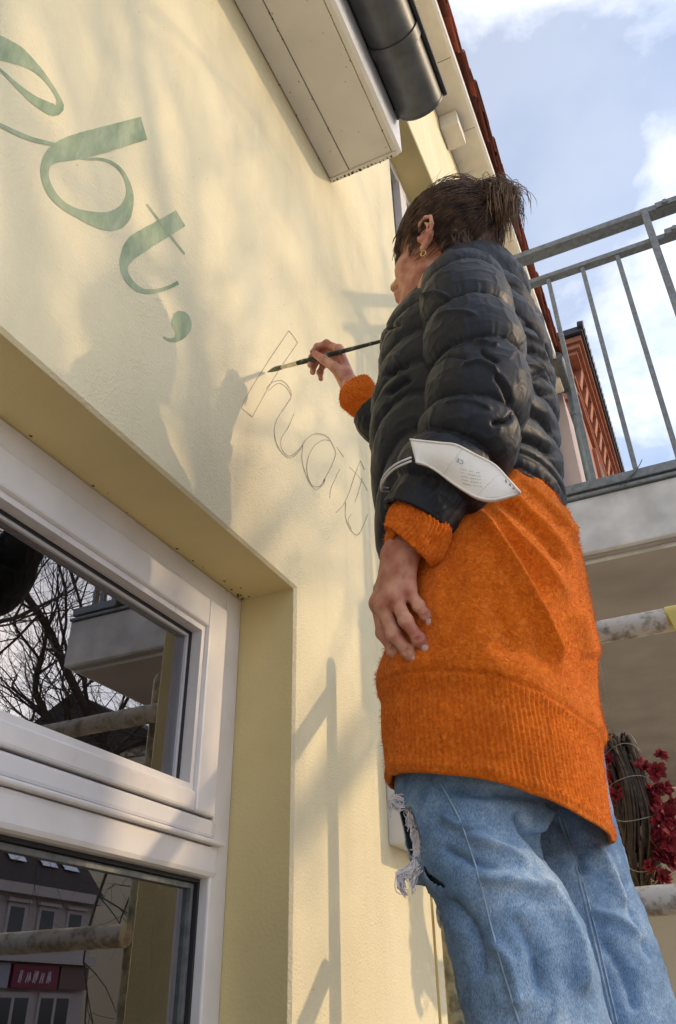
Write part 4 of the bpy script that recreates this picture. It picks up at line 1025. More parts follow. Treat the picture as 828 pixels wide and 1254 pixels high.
# ---------------------------------------------------------------- jacket body
K4 = lambda pts: [(440+x/3.1846, 260+y/3.1846) for x, y in pts]
jf, jb = profile([(505,330),(492,352),(474,405),(469,440),(472,480),(470,505),(460,545),(456,600),(458,640),(464,688),(466,720)],
                 [(600,302),(640,332),(664,375),(675,420),(680,470),(683,520),(689,560),(695,612),(697,640)], 1.07)
N_, M_ = 190, 220
zz = np.linspace(2.135, 2.665, N_)
xf = smooth1([jf(z) for z in zz], 8)+np.interp(zz, [2.13, 2.3, 2.45], [.024, .022, .014]); xb = smooth1([jb(z) for z in zz], 8)-0.008
bz = np.interp(zz, [2.13, 2.25, 2.40, 2.48, 2.54, 2.59, 2.63, 2.665], [0.168, 0.172, 0.172, 0.172, 0.155, 0.125, 0.095, 0.080]); bz = smooth1(bz, 10)
top = np.clip((zz-2.50)/0.165, 0, 1)**1.4; topb = np.clip((zz-2.53)/0.135, 0, 1)**1.7
xf = xf+(0.478-xf)*top; xb = xb+(0.628-xb)*topb
tt = np.linspace(0, 2*np.pi, M_, endpoint=False)
ct, st = np.cos(tt), np.sin(tt)
sc_ = np.sign(ct)*np.abs(ct)**0.9; ss_ = np.sign(st)*np.abs(st)**0.9
G = np.zeros((N_, M_, 3))
for i in range(N_):
    cx, a = (xf[i]+xb[i])/2, (xb[i]-xf[i])/2
    G[i, :, 0] = cx+a*sc_; G[i, :, 1] = 1.07-bz[i]*ss_; 
    frontness = np.clip((-ct-0.15)/0.7, 0, 1); frontness = frontness**2*(3-2*frontness)
    low = np.clip((2.30-zz[i])/0.165, 0, 1)
    G[i, :, 2] = zz[i]-0.105*frontness*low**1.5+0.018*np.clip(ct, 0, 1)*low
Nn = grid_normals(G)
if (Nn[:, :, 0]*(G[:, :, 0]-0.52)).mean() < 0: Nn = -Nn
disp = np.zeros((N_, M_))
# quilting: horizontal baffles all round, sagging a little, then traced seams and creases on the back and the front edge
ph = (zz[:, None]-2.150)/0.066+0.30*np.sin(tt*2+1)[None, :]+0.22*vnoise(G*7)
u = ph-np.floor(ph)
disp += 0.0120*np.sqrt(np.clip(1-(2*u-1)**2, 0, 1))-0.007
pk = np.exp(-((np.minimum(u, 1-u))/0.16)**2)
pk = np.exp(-((np.minimum(u, 1-u))/0.22)**2)
disp += pk*0.0011*vnoise(np.stack([np.cos(tt)[None, :]*17+0*u, np.sin(tt)[None, :]*17+0*u, zz[:, None]*10+0*u], -1))+pk*0.0009*vnoise(np.stack([np.cos(tt)[None, :]*40+0*u, np.sin(tt)[None, :]*40+0*u, zz[:, None]*10+0*u], -1))
rid = 1-np.abs(fbm(np.stack([np.cos(tt)[None, :]*4+0*u, np.sin(tt)[None, :]*4+0*u, zz[:, None]*34+0*u], -1)+7.7, 2)); disp += 0.0016*np.clip(rid, 0, 1)**6
disp += 0.0022*fbm(G*np.array([9, 9, 9]), 2)
rg_ = 1-np.abs(vnoise(G*np.array([14, 14, 30])+3.1)); disp += 0.0012*(rg_**4)
for pl, w, h in (
    (K4([(556,268),(600,285),(650,318),(712,404)]), 5, -0.010), (K4([(560,440),(600,452),(650,440),(690,450)]), 4, -0.006),
    (K4([(560,560),(620,535),(700,556),(750,606)]), 5, -0.008), (K4([(575,640),(640,655),(700,640),(748,684)]), 4, -0.007),
    (K4([(590,700),(650,690),(700,712),(755,705)]), 5, -0.006), (K4([(602,770),(660,780),(720,815),(762,882)]), 6, -0.011),
    (K4([(520,905),(600,885),(690,900),(770,962)]), 6, -0.012), (K4([(620,470),(680,500),(735,520)]), 4, 0.006),
    (K4([(600,600),(660,600),(720,630)]), 5, 0.006), (K4([(560,330),(566,430),(575,560),(600,700),(608,780)]), 7, -0.012),
    (K4([(95,452),(130,450),(175,438)]), 5, -0.010), (K4([(100,640),(140,625),(200,600)]), 5, -0.010), (K4([(110,720),(150,690),(215,655)]), 5, -0.010),
    (K4([(110,330),(140,345),(175,350)]), 5, -0.008), (K4([(150,560),(170,610),(160,650)]), 4, 0.006)):
    disp += crease(G, Nn, pl, w*.75, h*.7, 0.6)
hem = np.exp(-((zz-2.150)/0.010)**2)[:, None]; disp -= 0.006*np.exp(-((zz-2.168)/0.006)**2)[:, None]
disp += hem*0.003*vnoise(np.stack([np.cos(tt)[None, :]*45+0*u, np.sin(tt)[None, :]*45+0*u, 0*u], -1))
G2 = G+Nn*disp[..., None]
inner = G2[0]*1.0; inner = np.stack([inner+(np.array([0.52, 1.07, 0])-inner)*np.array([0.05, 0.05, 0])+np.array([0, 0, k]) for k in (0.0, 0.04, 0.12)])
G2 = np.concatenate([inner[::-1], G2])
capc = np.stack([G2[-1]+(np.array([0.548, 1.063, 2.665])-G2[-1])*np.array([k, k, 0])-np.array([0, 0, d]) for k, d in ((0.08, 0.004), (0.12, 0.03))])
G2 = np.concatenate([G2, capc])
jacket = mesh_obj('jacket', G2.reshape(-1, 3), grid_faces(len(G2), M_), M_JACKET, person)

# collar
def loft_path(path, rad, n, m, seed=0, squash=None):
    P = catmull(path, n); R = np.interp(np.linspace(0, 1, n), np.linspace(0, 1, len(rad)), rad); R = smooth1(R, 4)
    T = np.gradient(P, axis=0); T /= np.linalg.norm(T, axis=1)[:, None]
    u = np.cross(T[0], np.array([0, 1.0, 0.2])); u /= np.linalg.norm(u); G = np.zeros((n, m, 3)); a = np.linspace(0, 2*np.pi, m, endpoint=False)
    for i in range(n):
        u = u-T[i]*(u@T[i]); u /= np.linalg.norm(u); w = np.cross(T[i], u)
        G[i] = P[i]+R[i]*(np.cos(a)[:, None]*u+np.sin(a)[:, None]*w)
    return G, P, T
def outward(G, Nn, P):
    return Nn if ((Nn*(G-P[:, None, :])).sum(2)).mean() > 0 else -Nn
cp = [np.array((0.552, 1.058, 2.595)), np.array((0.553, 1.060, 2.65)), np.array((0.548, 1.058, 2.692))]
Gc, Pc, Tc = loft_path(cp, [0.100, 0.094, 0.080], 40, 120)
Nc = outward(Gc, grid_normals(Gc), Pc); vv = np.linspace(0, 1, 40)[:, None]; aa = np.linspace(0, 2*np.pi, 120, endpoint=False)[None, :]
dc = 0.008*np.sin(np.pi*vv)**0.6+0.004*fbm(Gc*18, 3)+0.002*vnoise(np.stack([np.cos(aa)*30+0*vv, np.sin(aa)*30+0*vv, vv*3+0*aa], -1))
Gc = Gc+Nc*dc[..., None]
Gc = np.concatenate([Gc, np.stack([Gc[-1]+(Pc[-1]-Gc[-1])*k+np.array([0, 0, -d]) for k, d in ((0.07, -0.003), (0.14, 0.004), (0.16, 0.05))])])
mesh_obj('collar', Gc.reshape(-1, 3), grid_faces(len(Gc), 120), M_JACKET, jacket)

# ---------------------------------------------------------------- sleeves
def sleeve(path, rad, creases, name, n=200, m=140, baf=0.075, amp=0.010, phase=0.0):
    G, P, T = loft_path(path, rad, n, m); Nn = outward(G, grid_normals(G), P)
    L = np.r_[0, np.cumsum(np.linalg.norm(np.diff(P, axis=0), axis=1))]; a = np.linspace(0, 2*np.pi, m, endpoint=False)[None, :]
    d = 0.0022*fbm(G*9+5, 2)+0.0010*(1-np.abs(vnoise(G*np.array([24, 24, 44])+9)))**4
    if isinstance(baf, list):     # seam rings that pass through traced points on the near side
        cut = []
        vd = CAM-G; nr = ((Nn*vd).sum(2)/np.linalg.norm(vd, axis=2)).argmax(1); near = proj(G[np.arange(n), nr])
        for q in baf: cut.append(L[np.argmin(np.linalg.norm(near-np.array(q), axis=1))])
        cut = [cut[0]-.07]+cut+[cut[-1]+.062, cut[-1]+.13]
        Lw_ = L[:, None]+0.007*vnoise(G*8+2)+0.004*np.sin(a*2+1)
        k = np.clip(np.searchsorted(cut, Lw_)-1, 0, len(cut)-2); cu = np.array(cut); u = np.clip((Lw_-cu[k])/(cu[k+1]-cu[k]), 0, 1)
    else:
        ph = L[:, None]/baf+phase+0.16*vnoise(G*9+2); u = ph-np.floor(ph)
    d = d+amp*np.sqrt(np.clip(1-(2*u-1)**2, 0, 1))-amp*.6
    pk = np.exp(-((np.minimum(u, 1-u))/0.24)**2)
    d = d+pk*0.0012*vnoise(np.stack([np.cos(a)*6+0*u, np.sin(a)*6+0*u, L[:, None]*9+0*a], -1))+pk*.0010*vnoise(np.stack([np.cos(a)*17+0*u, np.sin(a)*15+0*u, L[:, None]*12+0*a], -1))
    rid = 1-np.abs(fbm(np.stack([np.cos(a)*2.2+0*u, np.sin(a)*2.2+0*u, L[:, None]*26+0*a], -1)+3.3, 2)); d = d+0.0018*np.clip(rid, 0, 1)**6
    for pl, w, h in creases: d = d+crease(G, Nn, pl, w*.7, h*.75, 0.6)
    G = G+Nn*d[..., None]
    tail = np.stack([G[-1]+(P[-1]-G[-1])*k-T[-1]*dd for k, dd in ((0.05, -0.002), (0.14, 0.002), (0.17, 0.03))])
    headc = np.stack([G[0]+(P[0]-G[0])*k-T[0]*dd for k, dd in ((0.95, 0.035), (0.75, 0.032), (0.45, 0.022), (0.2, 0.010))])
    G = np.concatenate([headc, G, tail])
    f = grid_faces(len(G), m)+[tuple(range(m))]
    return mesh_obj(name, G.reshape(-1, 3), f, M_JACKET, jacket)
SLV_L = [np.array((0.556, 0.975, 2.570)), np.array((0.562, 0.932, 2.495)), np.array((0.571, 0.905, 2.390)), np.array((0.573, 0.895, 2.280)), np.array((0.556, 0.886, 2.195)), np.array((0.522, 0.878, 2.135)), np.array((0.470, 0.871, 2.060))]
cr_l = [(K4([(470,545),(500,580),(540,600)]), 3.5, -0.008), (K4([(520,640),(560,690),(598,760)]), 4, -0.008),
        (K4([(240,340),(300,320),(360,330)]), 4, 0.005), (K4([(440,490),(480,520),(545,530)]), 3.5, 0.006), (K4([(500,830),(560,820),(600,780)]), 4, -0.008),
        (K4([(300,420),(380,400),(470,420)]), 4, 0.004), (K4([(290,610),(350,570),(440,590)]), 4, -0.004), (K4([(400,620),(470,600),(540,640)]), 4, 0.005), (K4([(330,760),(420,745),(520,780)]), 4, 0.004)]
SEAMS_L = K4([(370,160), (400,312), (425,492), (440,700)])
sleeve(SLV_L, [0.066, 0.070, 0.070, 0.069, 0.066, 0.062, 0.059], cr_l, 'sleeve', n=260, m=200, baf=SEAMS_L, amp=0.0165)
SLV_R = [np.array((0.552, 1.175, 2.56)), np.array((0.52, 1.245, 2.48)), np.array((0.455, 1.275, 2.425)), np.array((0.385, 1.262, 2.445)), np.array((0.315, 1.226, 2.525)), at_y(457, 500, 1.207)]
sleeve(SLV_R, [0.070, 0.070, 0.064, 0.060, 0.053, 0.046], [], 'sleeve', baf=0.066, amp=0.010)

# ---------------------------------------------------------------- orange sweater
sf_, sb_ = profile([(470,560),(466,640),(468,700),(473,760),(474,815),(465,855),(469,900),(475,950),(478,978)],
                   [(676,540),(688,580),(698,622),(713,660),(722,720),(728,780),(727,830),(735,900),(746,965),(756,1020)], 1.07)
N_, M_ = 230, 560
vv = np.linspace(0, 1, N_); tt = np.linspace(0, 2*np.pi, M_, endpoint=False); ct, st = np.cos(tt), np.sin(tt)
zf = np.interp(vv, [0, 1], [2.33, 1.759]); zbk = np.interp(vv, [0, 1], [2.30, 1.684]); znear = np.interp(vv, [0, 1], [2.315, 1.731])
G = np.zeros((N_, M_, 3)); xf = smooth1([sf_(z) for z in zf], 6)+np.interp(vv, [0,.4,.75,1], [.012,.020,.026,.018]); xb = smooth1([sb_(z) for z in zbk], 6)-.006
bb_ = np.interp(vv, [0, .15, .45, .75, .88, 1], [0.135, 0.145, 0.182, 0.196, 0.192, 0.186])
tuck = np.clip((0.30-vv)/0.14, 0, 1)
for i in range(N_):
    cx, a = (xf[i]+xb[i])/2, (xb[i]-xf[i])/2*(1-.12*tuck[i])
    sc_ = np.sign(ct)*np.abs(ct)**0.88; ss_ = np.sign(st)*np.abs(st)**0.88
    G[i, :, 0] = cx+a*sc_; G[i, :, 1] = 1.075-bb_[i]*ss_
    mid = (zf[i]+zbk[i])/2
    G[i, :, 2] = mid+(zbk[i]-zf[i])/2*ct+(znear[i]-mid)*st**2
Nn = grid_normals(G)
if (Nn[:, :, 0]*(G[:, :, 0]-0.52)).mean() < 0: Nn = -Nn
d = 0.006*fbm(G*7, 3)
rib = np.clip((vv-0.795)/0.012, 0, 1)[:, None]
d = d*(1-0.5*rib)
KS = lambda pts: [(420+x/2.4353, 480+y/2.4353) for x, y in pts]
for pl, w, h in ((KS([(372,330),(430,390),(500,510),(570,640),(640,790),(655,850)]), 8, 0.016), (KS([(400,320),(480,440),(560,560),(620,660)]), 14, -0.007),
                 (KS([(470,230),(560,290),(640,370),(700,450)]), 9, 0.012), (KS([(440,270),(540,350),(630,450),(690,540)]), 9, 0.010),
                 (KS([(560,230),(620,260),(660,310),(690,380)]), 8, 0.010), (KS([(430,320),(520,430),(600,520),(680,640)]), 8, 0.008),
                 (KS([(500,250),(590,330),(670,430)]), 7, -0.008), (KS([(450,310),(560,400),(660,530)]), 7, -0.008),
                 (KS([(690,640),(720,720),(735,800)]), 9, 0.008), (KS([(300,500),(290,640),(300,780)]), 14, 0.006), (KS([(420,560),(470,680),(520,800)]), 16, -0.006)):
    d = d+crease(G, Nn, pl, w*1.2, h*1.0, 0.25)*(1-0.6*rib)
bulge = 0.009*np.exp(-((vv-0.775)/0.035)**2)[:, None]-0.004*rib*np.exp(-((vv-0.83)/0.03)**2)[:, None]
d = d+bulge*(0.75+0.5*vnoise(np.stack([ct*5, st*5, 0*ct], -1)))[None, :]
d = d+rib*0.0013*np.sin(tt*132)[None, :]*(vv < 0.992)[:, None]
d = d-0.003*np.exp(-((vv-0.797)/0.004)**2)[:, None]
d = d+0.0025*np.exp(-((vv-0.985)/0.012)**2)[:, None]+0.003*np.clip((vv-.9)/.1, 0, 1)[:, None]*vnoise(np.stack([ct*6, st*6, 0*ct], -1))[None, :]
G2 = G+Nn*d[..., None]
base_fuzz, base_n = G2.copy(), Nn
cc = np.array([0.49, 1.075, 0])
inn = np.stack([G2[-1]+(cc-G2[-1])*np.array([k, k, 0])+np.array([0, 0, q]) for k, q in ((0.012, -0.0025), (0.030, -0.001), (0.042, 0.010), (0.05, 0.06), (0.06, 0.15))])
G3 = np.concatenate([G2, inn])
sweater = mesh_obj('sweater', G3.reshape(-1, 3), [f[::-1] for f in grid_faces(len(G3), M_)], M_KNIT, person)
def fuzz(G, Nn, count, parent, lo=0.0035, hi=0.009, down=0.3):
    n, m = G.shape[:2]; i = RNG.integers(0, n-1, count); j = RNG.integers(0, m, count); s_ = RNG.random((count, 2))
    P = G[i, j]*(1-s_[:, :1])+G[i+1, (j+1) % m]*s_[:, :1]; Nv = Nn[i, j]
    D = Nv*RNG.uniform(.25, 1.0, (count, 1))+RNG.normal(0, .6, (count, 3))+np.array([0, 0, -down]); D /= np.linalg.norm(D, axis=1)[:, None]
    S = np.cross(D, RNG.normal(0, 1, (count, 3))); S /= np.linalg.norm(S, axis=1)[:, None]
    L = RNG.uniform(lo, hi, (count, 1)); B = RNG.normal(0, .35, (count, 3))*L
    w = 0.00016
    V = np.stack([P-S*w, P+S*w, P+D*L*.55+B*.3+S*w*.8, P+D*L+B], 1).reshape(-1, 3)
    F = np.arange(count)[:, None]*4+np.array([[0, 1, 2, 3]])
    o = mesh_obj('fuzz', V, F.tolist(), M_FUZZ, parent, False); return tag(o, kind='stuff')
fuzz(base_fuzz, base_n, 52000, sweater, .002, .0055)

def rib_cuff(path, rad, name, ribs=44, n=50, m=264, flare=0.0):
    G, P, T = loft_path(path, rad, n, m); Nn = outward(G, grid_normals(G), P); a = np.linspace(0, 2*np.pi, m, endpoint=False)[None, :]; v = np.linspace(0, 1, n)[:, None]
    d = 0.0010*np.sin(a*ribs+2.0*vnoise(np.stack([np.cos(a)*3+0*v, np.sin(a)*3+0*v, v*2+0*a], -1)))+0.0035*fbm(G*26, 3)+0.004*np.exp(-((v-0.75)/.2)**2)*vnoise(G*40)
    d = d+flare*v**2
    G = G+Nn*d[..., None]; gf = (G.copy(), Nn)
    tail = np.stack([G[-1]+(P[-1]-G[-1])*k-T[-1]*dd for k, dd in ((0.04, -0.0015), (0.10, 0.0), (0.13, 0.02))])
    G = np.concatenate([G, tail]); o = mesh_obj(name, G.reshape(-1, 3), grid_faces(len(G), m), M_KNIT, sweater)
    fuzz(gf[0], gf[1], 4500, o, .002, .005); return o
lc = Lw+L_dir*0.012
rib_cuff([SLV_L[-1]+L_dir*0.02, SLV_L[-1]-L_dir*0.005+np.array([.004,0,-.004]), Lw+L_dir*0.030+np.array([.008,0,0]), Lw+L_dir*0.004+np.array([.008,0,0.002])], [0.040, 0.041, 0.0400, 0.040], 'cuff', flare=0.004)
rc_ = at_y(457, 500, 1.207); rdir = rc_-Rw; rdir /= np.linalg.norm(rdir)
rib_cuff([rc_+rdir*0.02, rc_-rdir*0.006, at_y(443, 489, 1.206), at_y(434.5, 481, 1.205)], [0.034, 0.036, 0.041, 0.039], 'cuff', ribs=38, flare=0.002)

# ---------------------------------------------------------------- jeans
RT = np.array(Matrix.Rotation(.55, 3, 'Y') @ Matrix.Rotation(.3, 3, 'X'))
def leg(front, back, Y, b, zlo, zhi, xlo, creases, holes=(), n=230, m=170, seed=0):
    f_, b_ = profile(front, back, Y); zz = np.linspace(zhi, zlo, n)
    xf = np.array([f_(z) if z > 1.49 else f_(1.49)+(xlo[0]-f_(1.49))*(1.49-z)/(1.49-zlo) for z in zz]); xb = np.array([b_(z) if z > 1.49 else b_(1.49)+(xlo[1]-b_(1.49))*(1.49-z)/(1.49-zlo) for z in zz])
    xf = smooth1(xf, 5); xb = smooth1(xb, 5); a = np.linspace(0, 2*np.pi, m, endpoint=False); bz = np.interp(zz, [1.28, 1.5, 1.7, 1.95], b)
    G = np.zeros((n, m, 3))
    for i in range(n):
        G[i, :, 0] = (xf[i]+xb[i])/2+(xb[i]-xf[i])/2*np.cos(a); G[i, :, 1] = Y-bz[i]*np.sin(a); G[i, :, 2] = zz[i]
    Nn = grid_normals(G)
    if (Nn[:, :, 0]*(G[:, :, 0]-((xf+xb)/2)[:, None])).mean() < 0: Nn = -Nn
    d = 0.0026*fbm(G*np.array([12, 12, 4])+seed, 3)+0.0018*(1-np.abs(vnoise(G@RT*np.array([30, 30, 9])+seed+4)))**6+0.0016*(1-np.abs(vnoise(G@RT.T*np.array([20, 20, 45])+seed+14)))**7
    for pl, w, h in creases: d = d+crease(G, Nn, pl, w*.9, h*1.15, 0.45)
    G = G+Nn*d[..., None]
    F = np.array(grid_faces(n, m)); keep = np.ones(len(F), bool)
    C = G.reshape(-1, 3)[F].mean(1); q = proj(C); vd = CAM-C; near = (Nn.reshape(-1, 3)[F[:, 0]]*vd).sum(1) > -0.15
    for poly in holes:
        x, y = np.array(poly).T; ins = np.zeros(len(F), bool); j = len(x)-1
        for i in range(len(x)):
            c = ((y[i] > q[:, 1]) != (y[j] > q[:, 1])) & (q[:, 0] < (x[j]-x[i])*(q[:, 1]-y[i])/(y[j]-y[i]+1e-9)+x[i]); ins ^= c; j = i
        keep &= ~(ins & near)
    return G, Nn, F[keep]
K7 = lambda pts: [(420+x/2.0294, 800+y/2.0294) for x, y in pts]
KH = lambda pts: [(440+x/3.994, 940+y/3.994) for x, y in pts]
cr_near = [(K7([(250,330),(330,350),(420,352),(505,366)]), 7, -0.008), (K7([(430,390),(450,440),(500,500),(495,520)]), 6, -0.010), (K7([(300,450),(380,480),(470,540)]), 9, 0.008),
           (K7([(330,560),(420,570),(520,600)]), 9, 0.007), (K7([(250,600),(330,700),(345,820)]), 10, -0.006), (K7([(480,560),(540,640),(580,740),(600,860)]), 10, 0.008),
           (K7([(420,640),(470,740),(500,860)]), 12, -0.006), (K7([(240,480),(330,520),(400,530)]), 6, -0.006), (K7([(360,700),(420,780),(440,900)]), 11, 0.006),
           (K7([(240,400),(300,430),(360,425)]), 6, 0.006), (K7([(505,375),(470,450)]), 5, 0.008)]
holes = [KH([(150,190),(255,198),(275,260),(300,335),(305,440),(250,440),(200,350),(160,280)]), KH([(318,480),(345,520),(400,562),(432,584),(395,582),(345,552),(316,508)])]
nearG, nearN, nearF = leg([(505,880),(494,940),(487,972),(492,1000),(501,1040),(512,1066),(532,1092),(549,1122),(562,1185),(577,1250)],
    [(668,900),(672,960),(668,984),(657,1022),(666,1056),(688,1086),(711,1130),(725,1175),(745,1250)], 0.992, [0.092, 0.086, 0.080, 0.070], 1.285, 1.97, (0.44, 0.63), cr_near, holes)
cr_far = [(K7([(520,400),(580,470),(600,560)]), 9, -0.008), (K7([(620,470),(660,540),(700,640)]), 8, 0.007), (K7([(600,640),(680,660),(760,720)]), 7, 0.005), (K7([(640,700),(700,800),(730,900)]), 9, -0.006), (K7([(680,520),(720,640),(770,780)]), 6, -0.005)]
farG, farN, farF = leg([(540,880),(550,960),(565,1020),(580,1090),(605,1160),(640,1250)], [(735,900),(742,970),(756,1024),(776,1090),(804,1160),(832,1250)], 1.205, [0.092, 0.086, 0.082, 0.076], 1.285, 1.97, (0.50, 0.70), cr_far, seed=7)
V = np.concatenate([nearG.reshape(-1, 3), farG.reshape(-1, 3)]); F = np.concatenate([nearF, farF+nearG.shape[0]*nearG.shape[1]])
jeans = mesh_obj('jeans', V, F.tolist(), M_DENIM, person)
sm = jeans.modifiers.new('thickness', 'SOLIDIFY'); sm.thickness = 0.0015; sm.offset = 0
def on_cloth(G, Nn, pts, lift=0.001):
    """lay a traced line on the near face of a cloth grid"""
    Q = proj(G.reshape(-1, 3)); vd = CAM-G.reshape(-1, 3); ok = (Nn.reshape(-1, 3)*vd).sum(1) > 0
    out = []
    for p in catmull(np.array(pts, float), 60):
        e = np.linalg.norm(Q-p, axis=1)+np.where(ok, 0, 1e6); k = np.argsort(e)[:6]; w = 1/(e[k]+0.3); w /= w.sum()
        out.append((G.reshape(-1, 3)[k]*w[:, None]).sum(0)+(Nn.reshape(-1, 3)[k]*w[:, None]).sum(0)*lift)
    o = np.array(out); 
    for k in range(3): o[:, k] = smooth1(o[:, k], 4)
    return o
for G_, N2, pts in ((nearG, nearN, K7([(240,318),(285,400),(325,510),(355,620),(400,790),(440,921)])), (farG, farN, K7([(535,405),(565,490),(592,590),(620,700),(650,830),(672,921)]))):
    ln = on_cloth(G_, N2, pts); MB().tube(ln, 0.0019, 6, flat=0.45).build('outer_seam', M_SEAM, jeans, True)
ln = on_cloth(farG, farN, [(x+5, y) for x, y in K7([(535,405),(565,490),(592,590),(620,700),(650,830),(672,921)])]); MB().tube(ln, 0.0011, 5).build('stitching', M_SEAM, jeans, True)
# frayed threads round the tear
mb = MB(); yT = 0.942
def th3(pts, Y=yT, r=0.00062, n=18, jit=0.0032):
    P = np.array([at_y(x, y, Y+random.gauss(0, .004)) for x, y in pts]); P = catmull(P, n); P = P+jit*np.stack([vnoise(P*70+k*9+random.random()*50) for k in range(3)], -1); mb.tube(P, r, 5)
H1 = lambda x, y: (440+x/3.994, 940+y/3.994)
g = random.gauss
for k in range(26):   # loops by the hem
    th3([H1(220+g(0,12), 160+g(0,10)), H1(180+g(0,14), 150+g(0,8)), H1(158+g(0,10), 175+g(0,12)), H1(185+g(0,14), 195+g(0,10)), H1(215+g(0,8), 190+g(0,10))])
for k in range(4): th3([H1(165+g(0,8), 165), H1(148+g(0,4), 200), H1(140+g(0,3), 245+g(0,8))])
for k in range(60):   # edge of the tear
    y0 = random.uniform(190, 420); xe = np.interp(y0, [190, 260, 340, 420], [245, 272, 292, 300])
    th3([H1(xe, y0), H1(xe-8+g(0,8), y0+30+g(0,8)), H1(xe+g(0,10), y0+70+g(0,12)), H1(xe-4+g(0,8), y0+95+g(0,14))])
for k in range(60):   # tangle above the knee
    th3([H1(345+g(0,12), 275+g(0,10)), H1(330+g(0,16), 310+g(0,14)), H1(318+g(0,16), 345+g(0,14)), H1(292+g(0,12), 385+g(0,14)), H1(278+g(0,10), 430+g(0,16))])
for k in range(48):   # drape to the tassel
    th3([H1(305+g(0,8), 350+g(0,14)), H1(290+g(0,8), 425+g(0,10)), H1(270+g(0,10), 480+g(0,10)), H1(235+g(0,10), 520+g(0,8)), H1(205+g(0,8), 525+g(0,12)), H1(212+g(0,12), 580+g(0,22))])
for k in range(12):
    th3([H1(270+g(0,8), 470+g(0,10)), H1(225+g(0,8), 500+g(0,8)), H1(192+g(0,5), 525+g(0,8)), H1(200+g(0,8), 590+g(0,16)), H1(228+g(0,8), 625+g(0,14))])
for k in range(12): th3([H1(320+g(0,5), 470+g(0,8)), H1(300+g(0,8), 500+g(0,6)), H1(262+g(0,10), 540+g(0,8)), H1(262+g(0,8), 600+g(0,18))])
o = mb.build('frayed_threads', M_THREAD, jeans, True); tag(o, kind='stuff'); o['label'] = 'white frayed threads hanging from the torn knee'
mb = MB()
for k in range(10):   # blue rag end
    th3([H1(395+g(0,5), 600+g(0,5)), H1(400+g(0,5), 640+g(0,6)), H1(398+g(0,4), 690+g(0,8)), H1(402+g(0,3), 745+g(0,12))], 0.975, 0.0009)
tag(mb.build('rag_end', M_DENIM, jeans, True), kind='stuff')
# turned-down flap below the tear
fl = [H1(245,545), H1(300,520), H1(335,530), H1(392,575), H1(405,612), H1(352,592), H1(300,575), H1(262,572)]
P0 = [at_y(x, y, 0.966) for x, y in fl]; P1 = [p+np.array([0.002, 0.006, 0]) for p in P0]; n = len(fl)
mesh_obj('torn_flap', P0+P1, [tuple(range(n)), tuple(range(2*n-1, n-1, -1))]+[(i, (i+1) % n, n+(i+1) % n, n+i) for i in range(n)], M_DENIM, jeans)
# shoes on the deck, below the picture
M_SHOE = pmat('dark_leather', (0.03, 0.025, 0.022), 0.5, var=0.2, vscale=30)
for cx, cy in ((0.50, 0.985), (0.575, 1.205)):
    s = SDF((cx-.2, cy-.1, DECK-.02), (cx+.14, cy+.1, DECK+.16), 0.005)
    s.cap((cx-.12, cy, DECK+.034), (cx+.06, cy, DECK+.036), 0.040, 0.036, .02); s.cap((cx+.05, cy, DECK+.05), (cx+.045, cy, DECK+.11), .04, .042, .02)
    s.half(lambda G: DECK+0.0015-G[..., 2]); p, q = s.mesh(); mesh_obj('shoe', p, q.tolist(), M_SHOE, person)
# ---------------------------------------------------------------- hair
def hair_mat(name, c1, c2):
    m = bpy.data.materials.new(name); m.use_nodes = True
    nt, N, L, b = nodes(m); b.inputs['Roughness'].default_value = 0.5; b.inputs['Specular IOR Level'].default_value = 0.45
    tc = N('ShaderNodeTexCoord'); n = N('ShaderNodeTexNoise'); n.inputs['Scale'].default_value = 55.0; n.inputs['Detail'].default_value = 3; L(tc.outputs['Object'], n.inputs['Vector'])
    r = N('ShaderNodeValToRGB'); e = r.color_ramp.elements; e[0].position = 0.35; e[1].position = 0.7; e[0].color = (*c1, 1); e[1].color = (*c2, 1)
    L(n.outputs['Fac'], r.inputs['Fac']); L(r.outputs['Color'], b.inputs['Base Color']); return m
M_HAIR = hair_mat('brown_hair', (0.034, 0.018, 0.012), (0.175, 0.098, 0.060))
M_HAIRL = hair_mat('sunbleached_hair_ends', (0.075, 0.042, 0.025), (0.30, 0.19, 0.11))
BUN = (-0.100, 0.0, 0.098)
cap = SDF(HC-0.17, HC+0.17, 0.003)
cap.ell(hw(-0.006, 0, 0.046), (0.102, 0.085, 0.110), HB, 0.01); cap.ell(hw(-0.030, 0, -0.02), (0.050, 0.060, 0.070), HB, 0.03)
cap.ell(hw(*BUN), (0.024, 0.030, 0.030), HB, 0.02)
def hairline(G):
    q = (G-HC)@HB.T; x, y, z = q[..., 0], q[..., 1], q[..., 2]
    low = np.interp(x, [-0.12, -0.040, -0.022, -0.004, 0.010, 0.022, 0.040, 0.062, 0.085, 0.11], [-0.09, -0.07, -0.012, 0.034, 0.006, 0.010, 0.040, 0.046, 0.050, 0.052])
    return (low-z)*0.7
cap.half(hairline)
p, q = cap.mesh(); p = smooth_mesh(p, q, 2, 0.5)
cl = (p-HC)@HB.T; cen = np.array([-0.01, 0, 0.04]); dirv = cl-cen; dirv /= np.linalg.norm(dirv, axis=1)[:, None]
p = p+(dirv@HB)*(0.0025*fbm(cl*np.array([30, 90, 60]), 3))[:, None]
hair = mesh_obj('hair', p, q.tolist(), M_HAIR, person)
RX_, RY_, RZ_ = 0.105, 0.088, 0.115
C0 = np.array([-0.006, 0, 0.046])
def surf(v, lift): 
    d = v-C0; k = np.sqrt((d[..., 0]/RX_)**2+(d[..., 1]/RY_)**2+(d[..., 2]/RZ_)**2)[..., None]
    return C0+d/k*(1+lift)
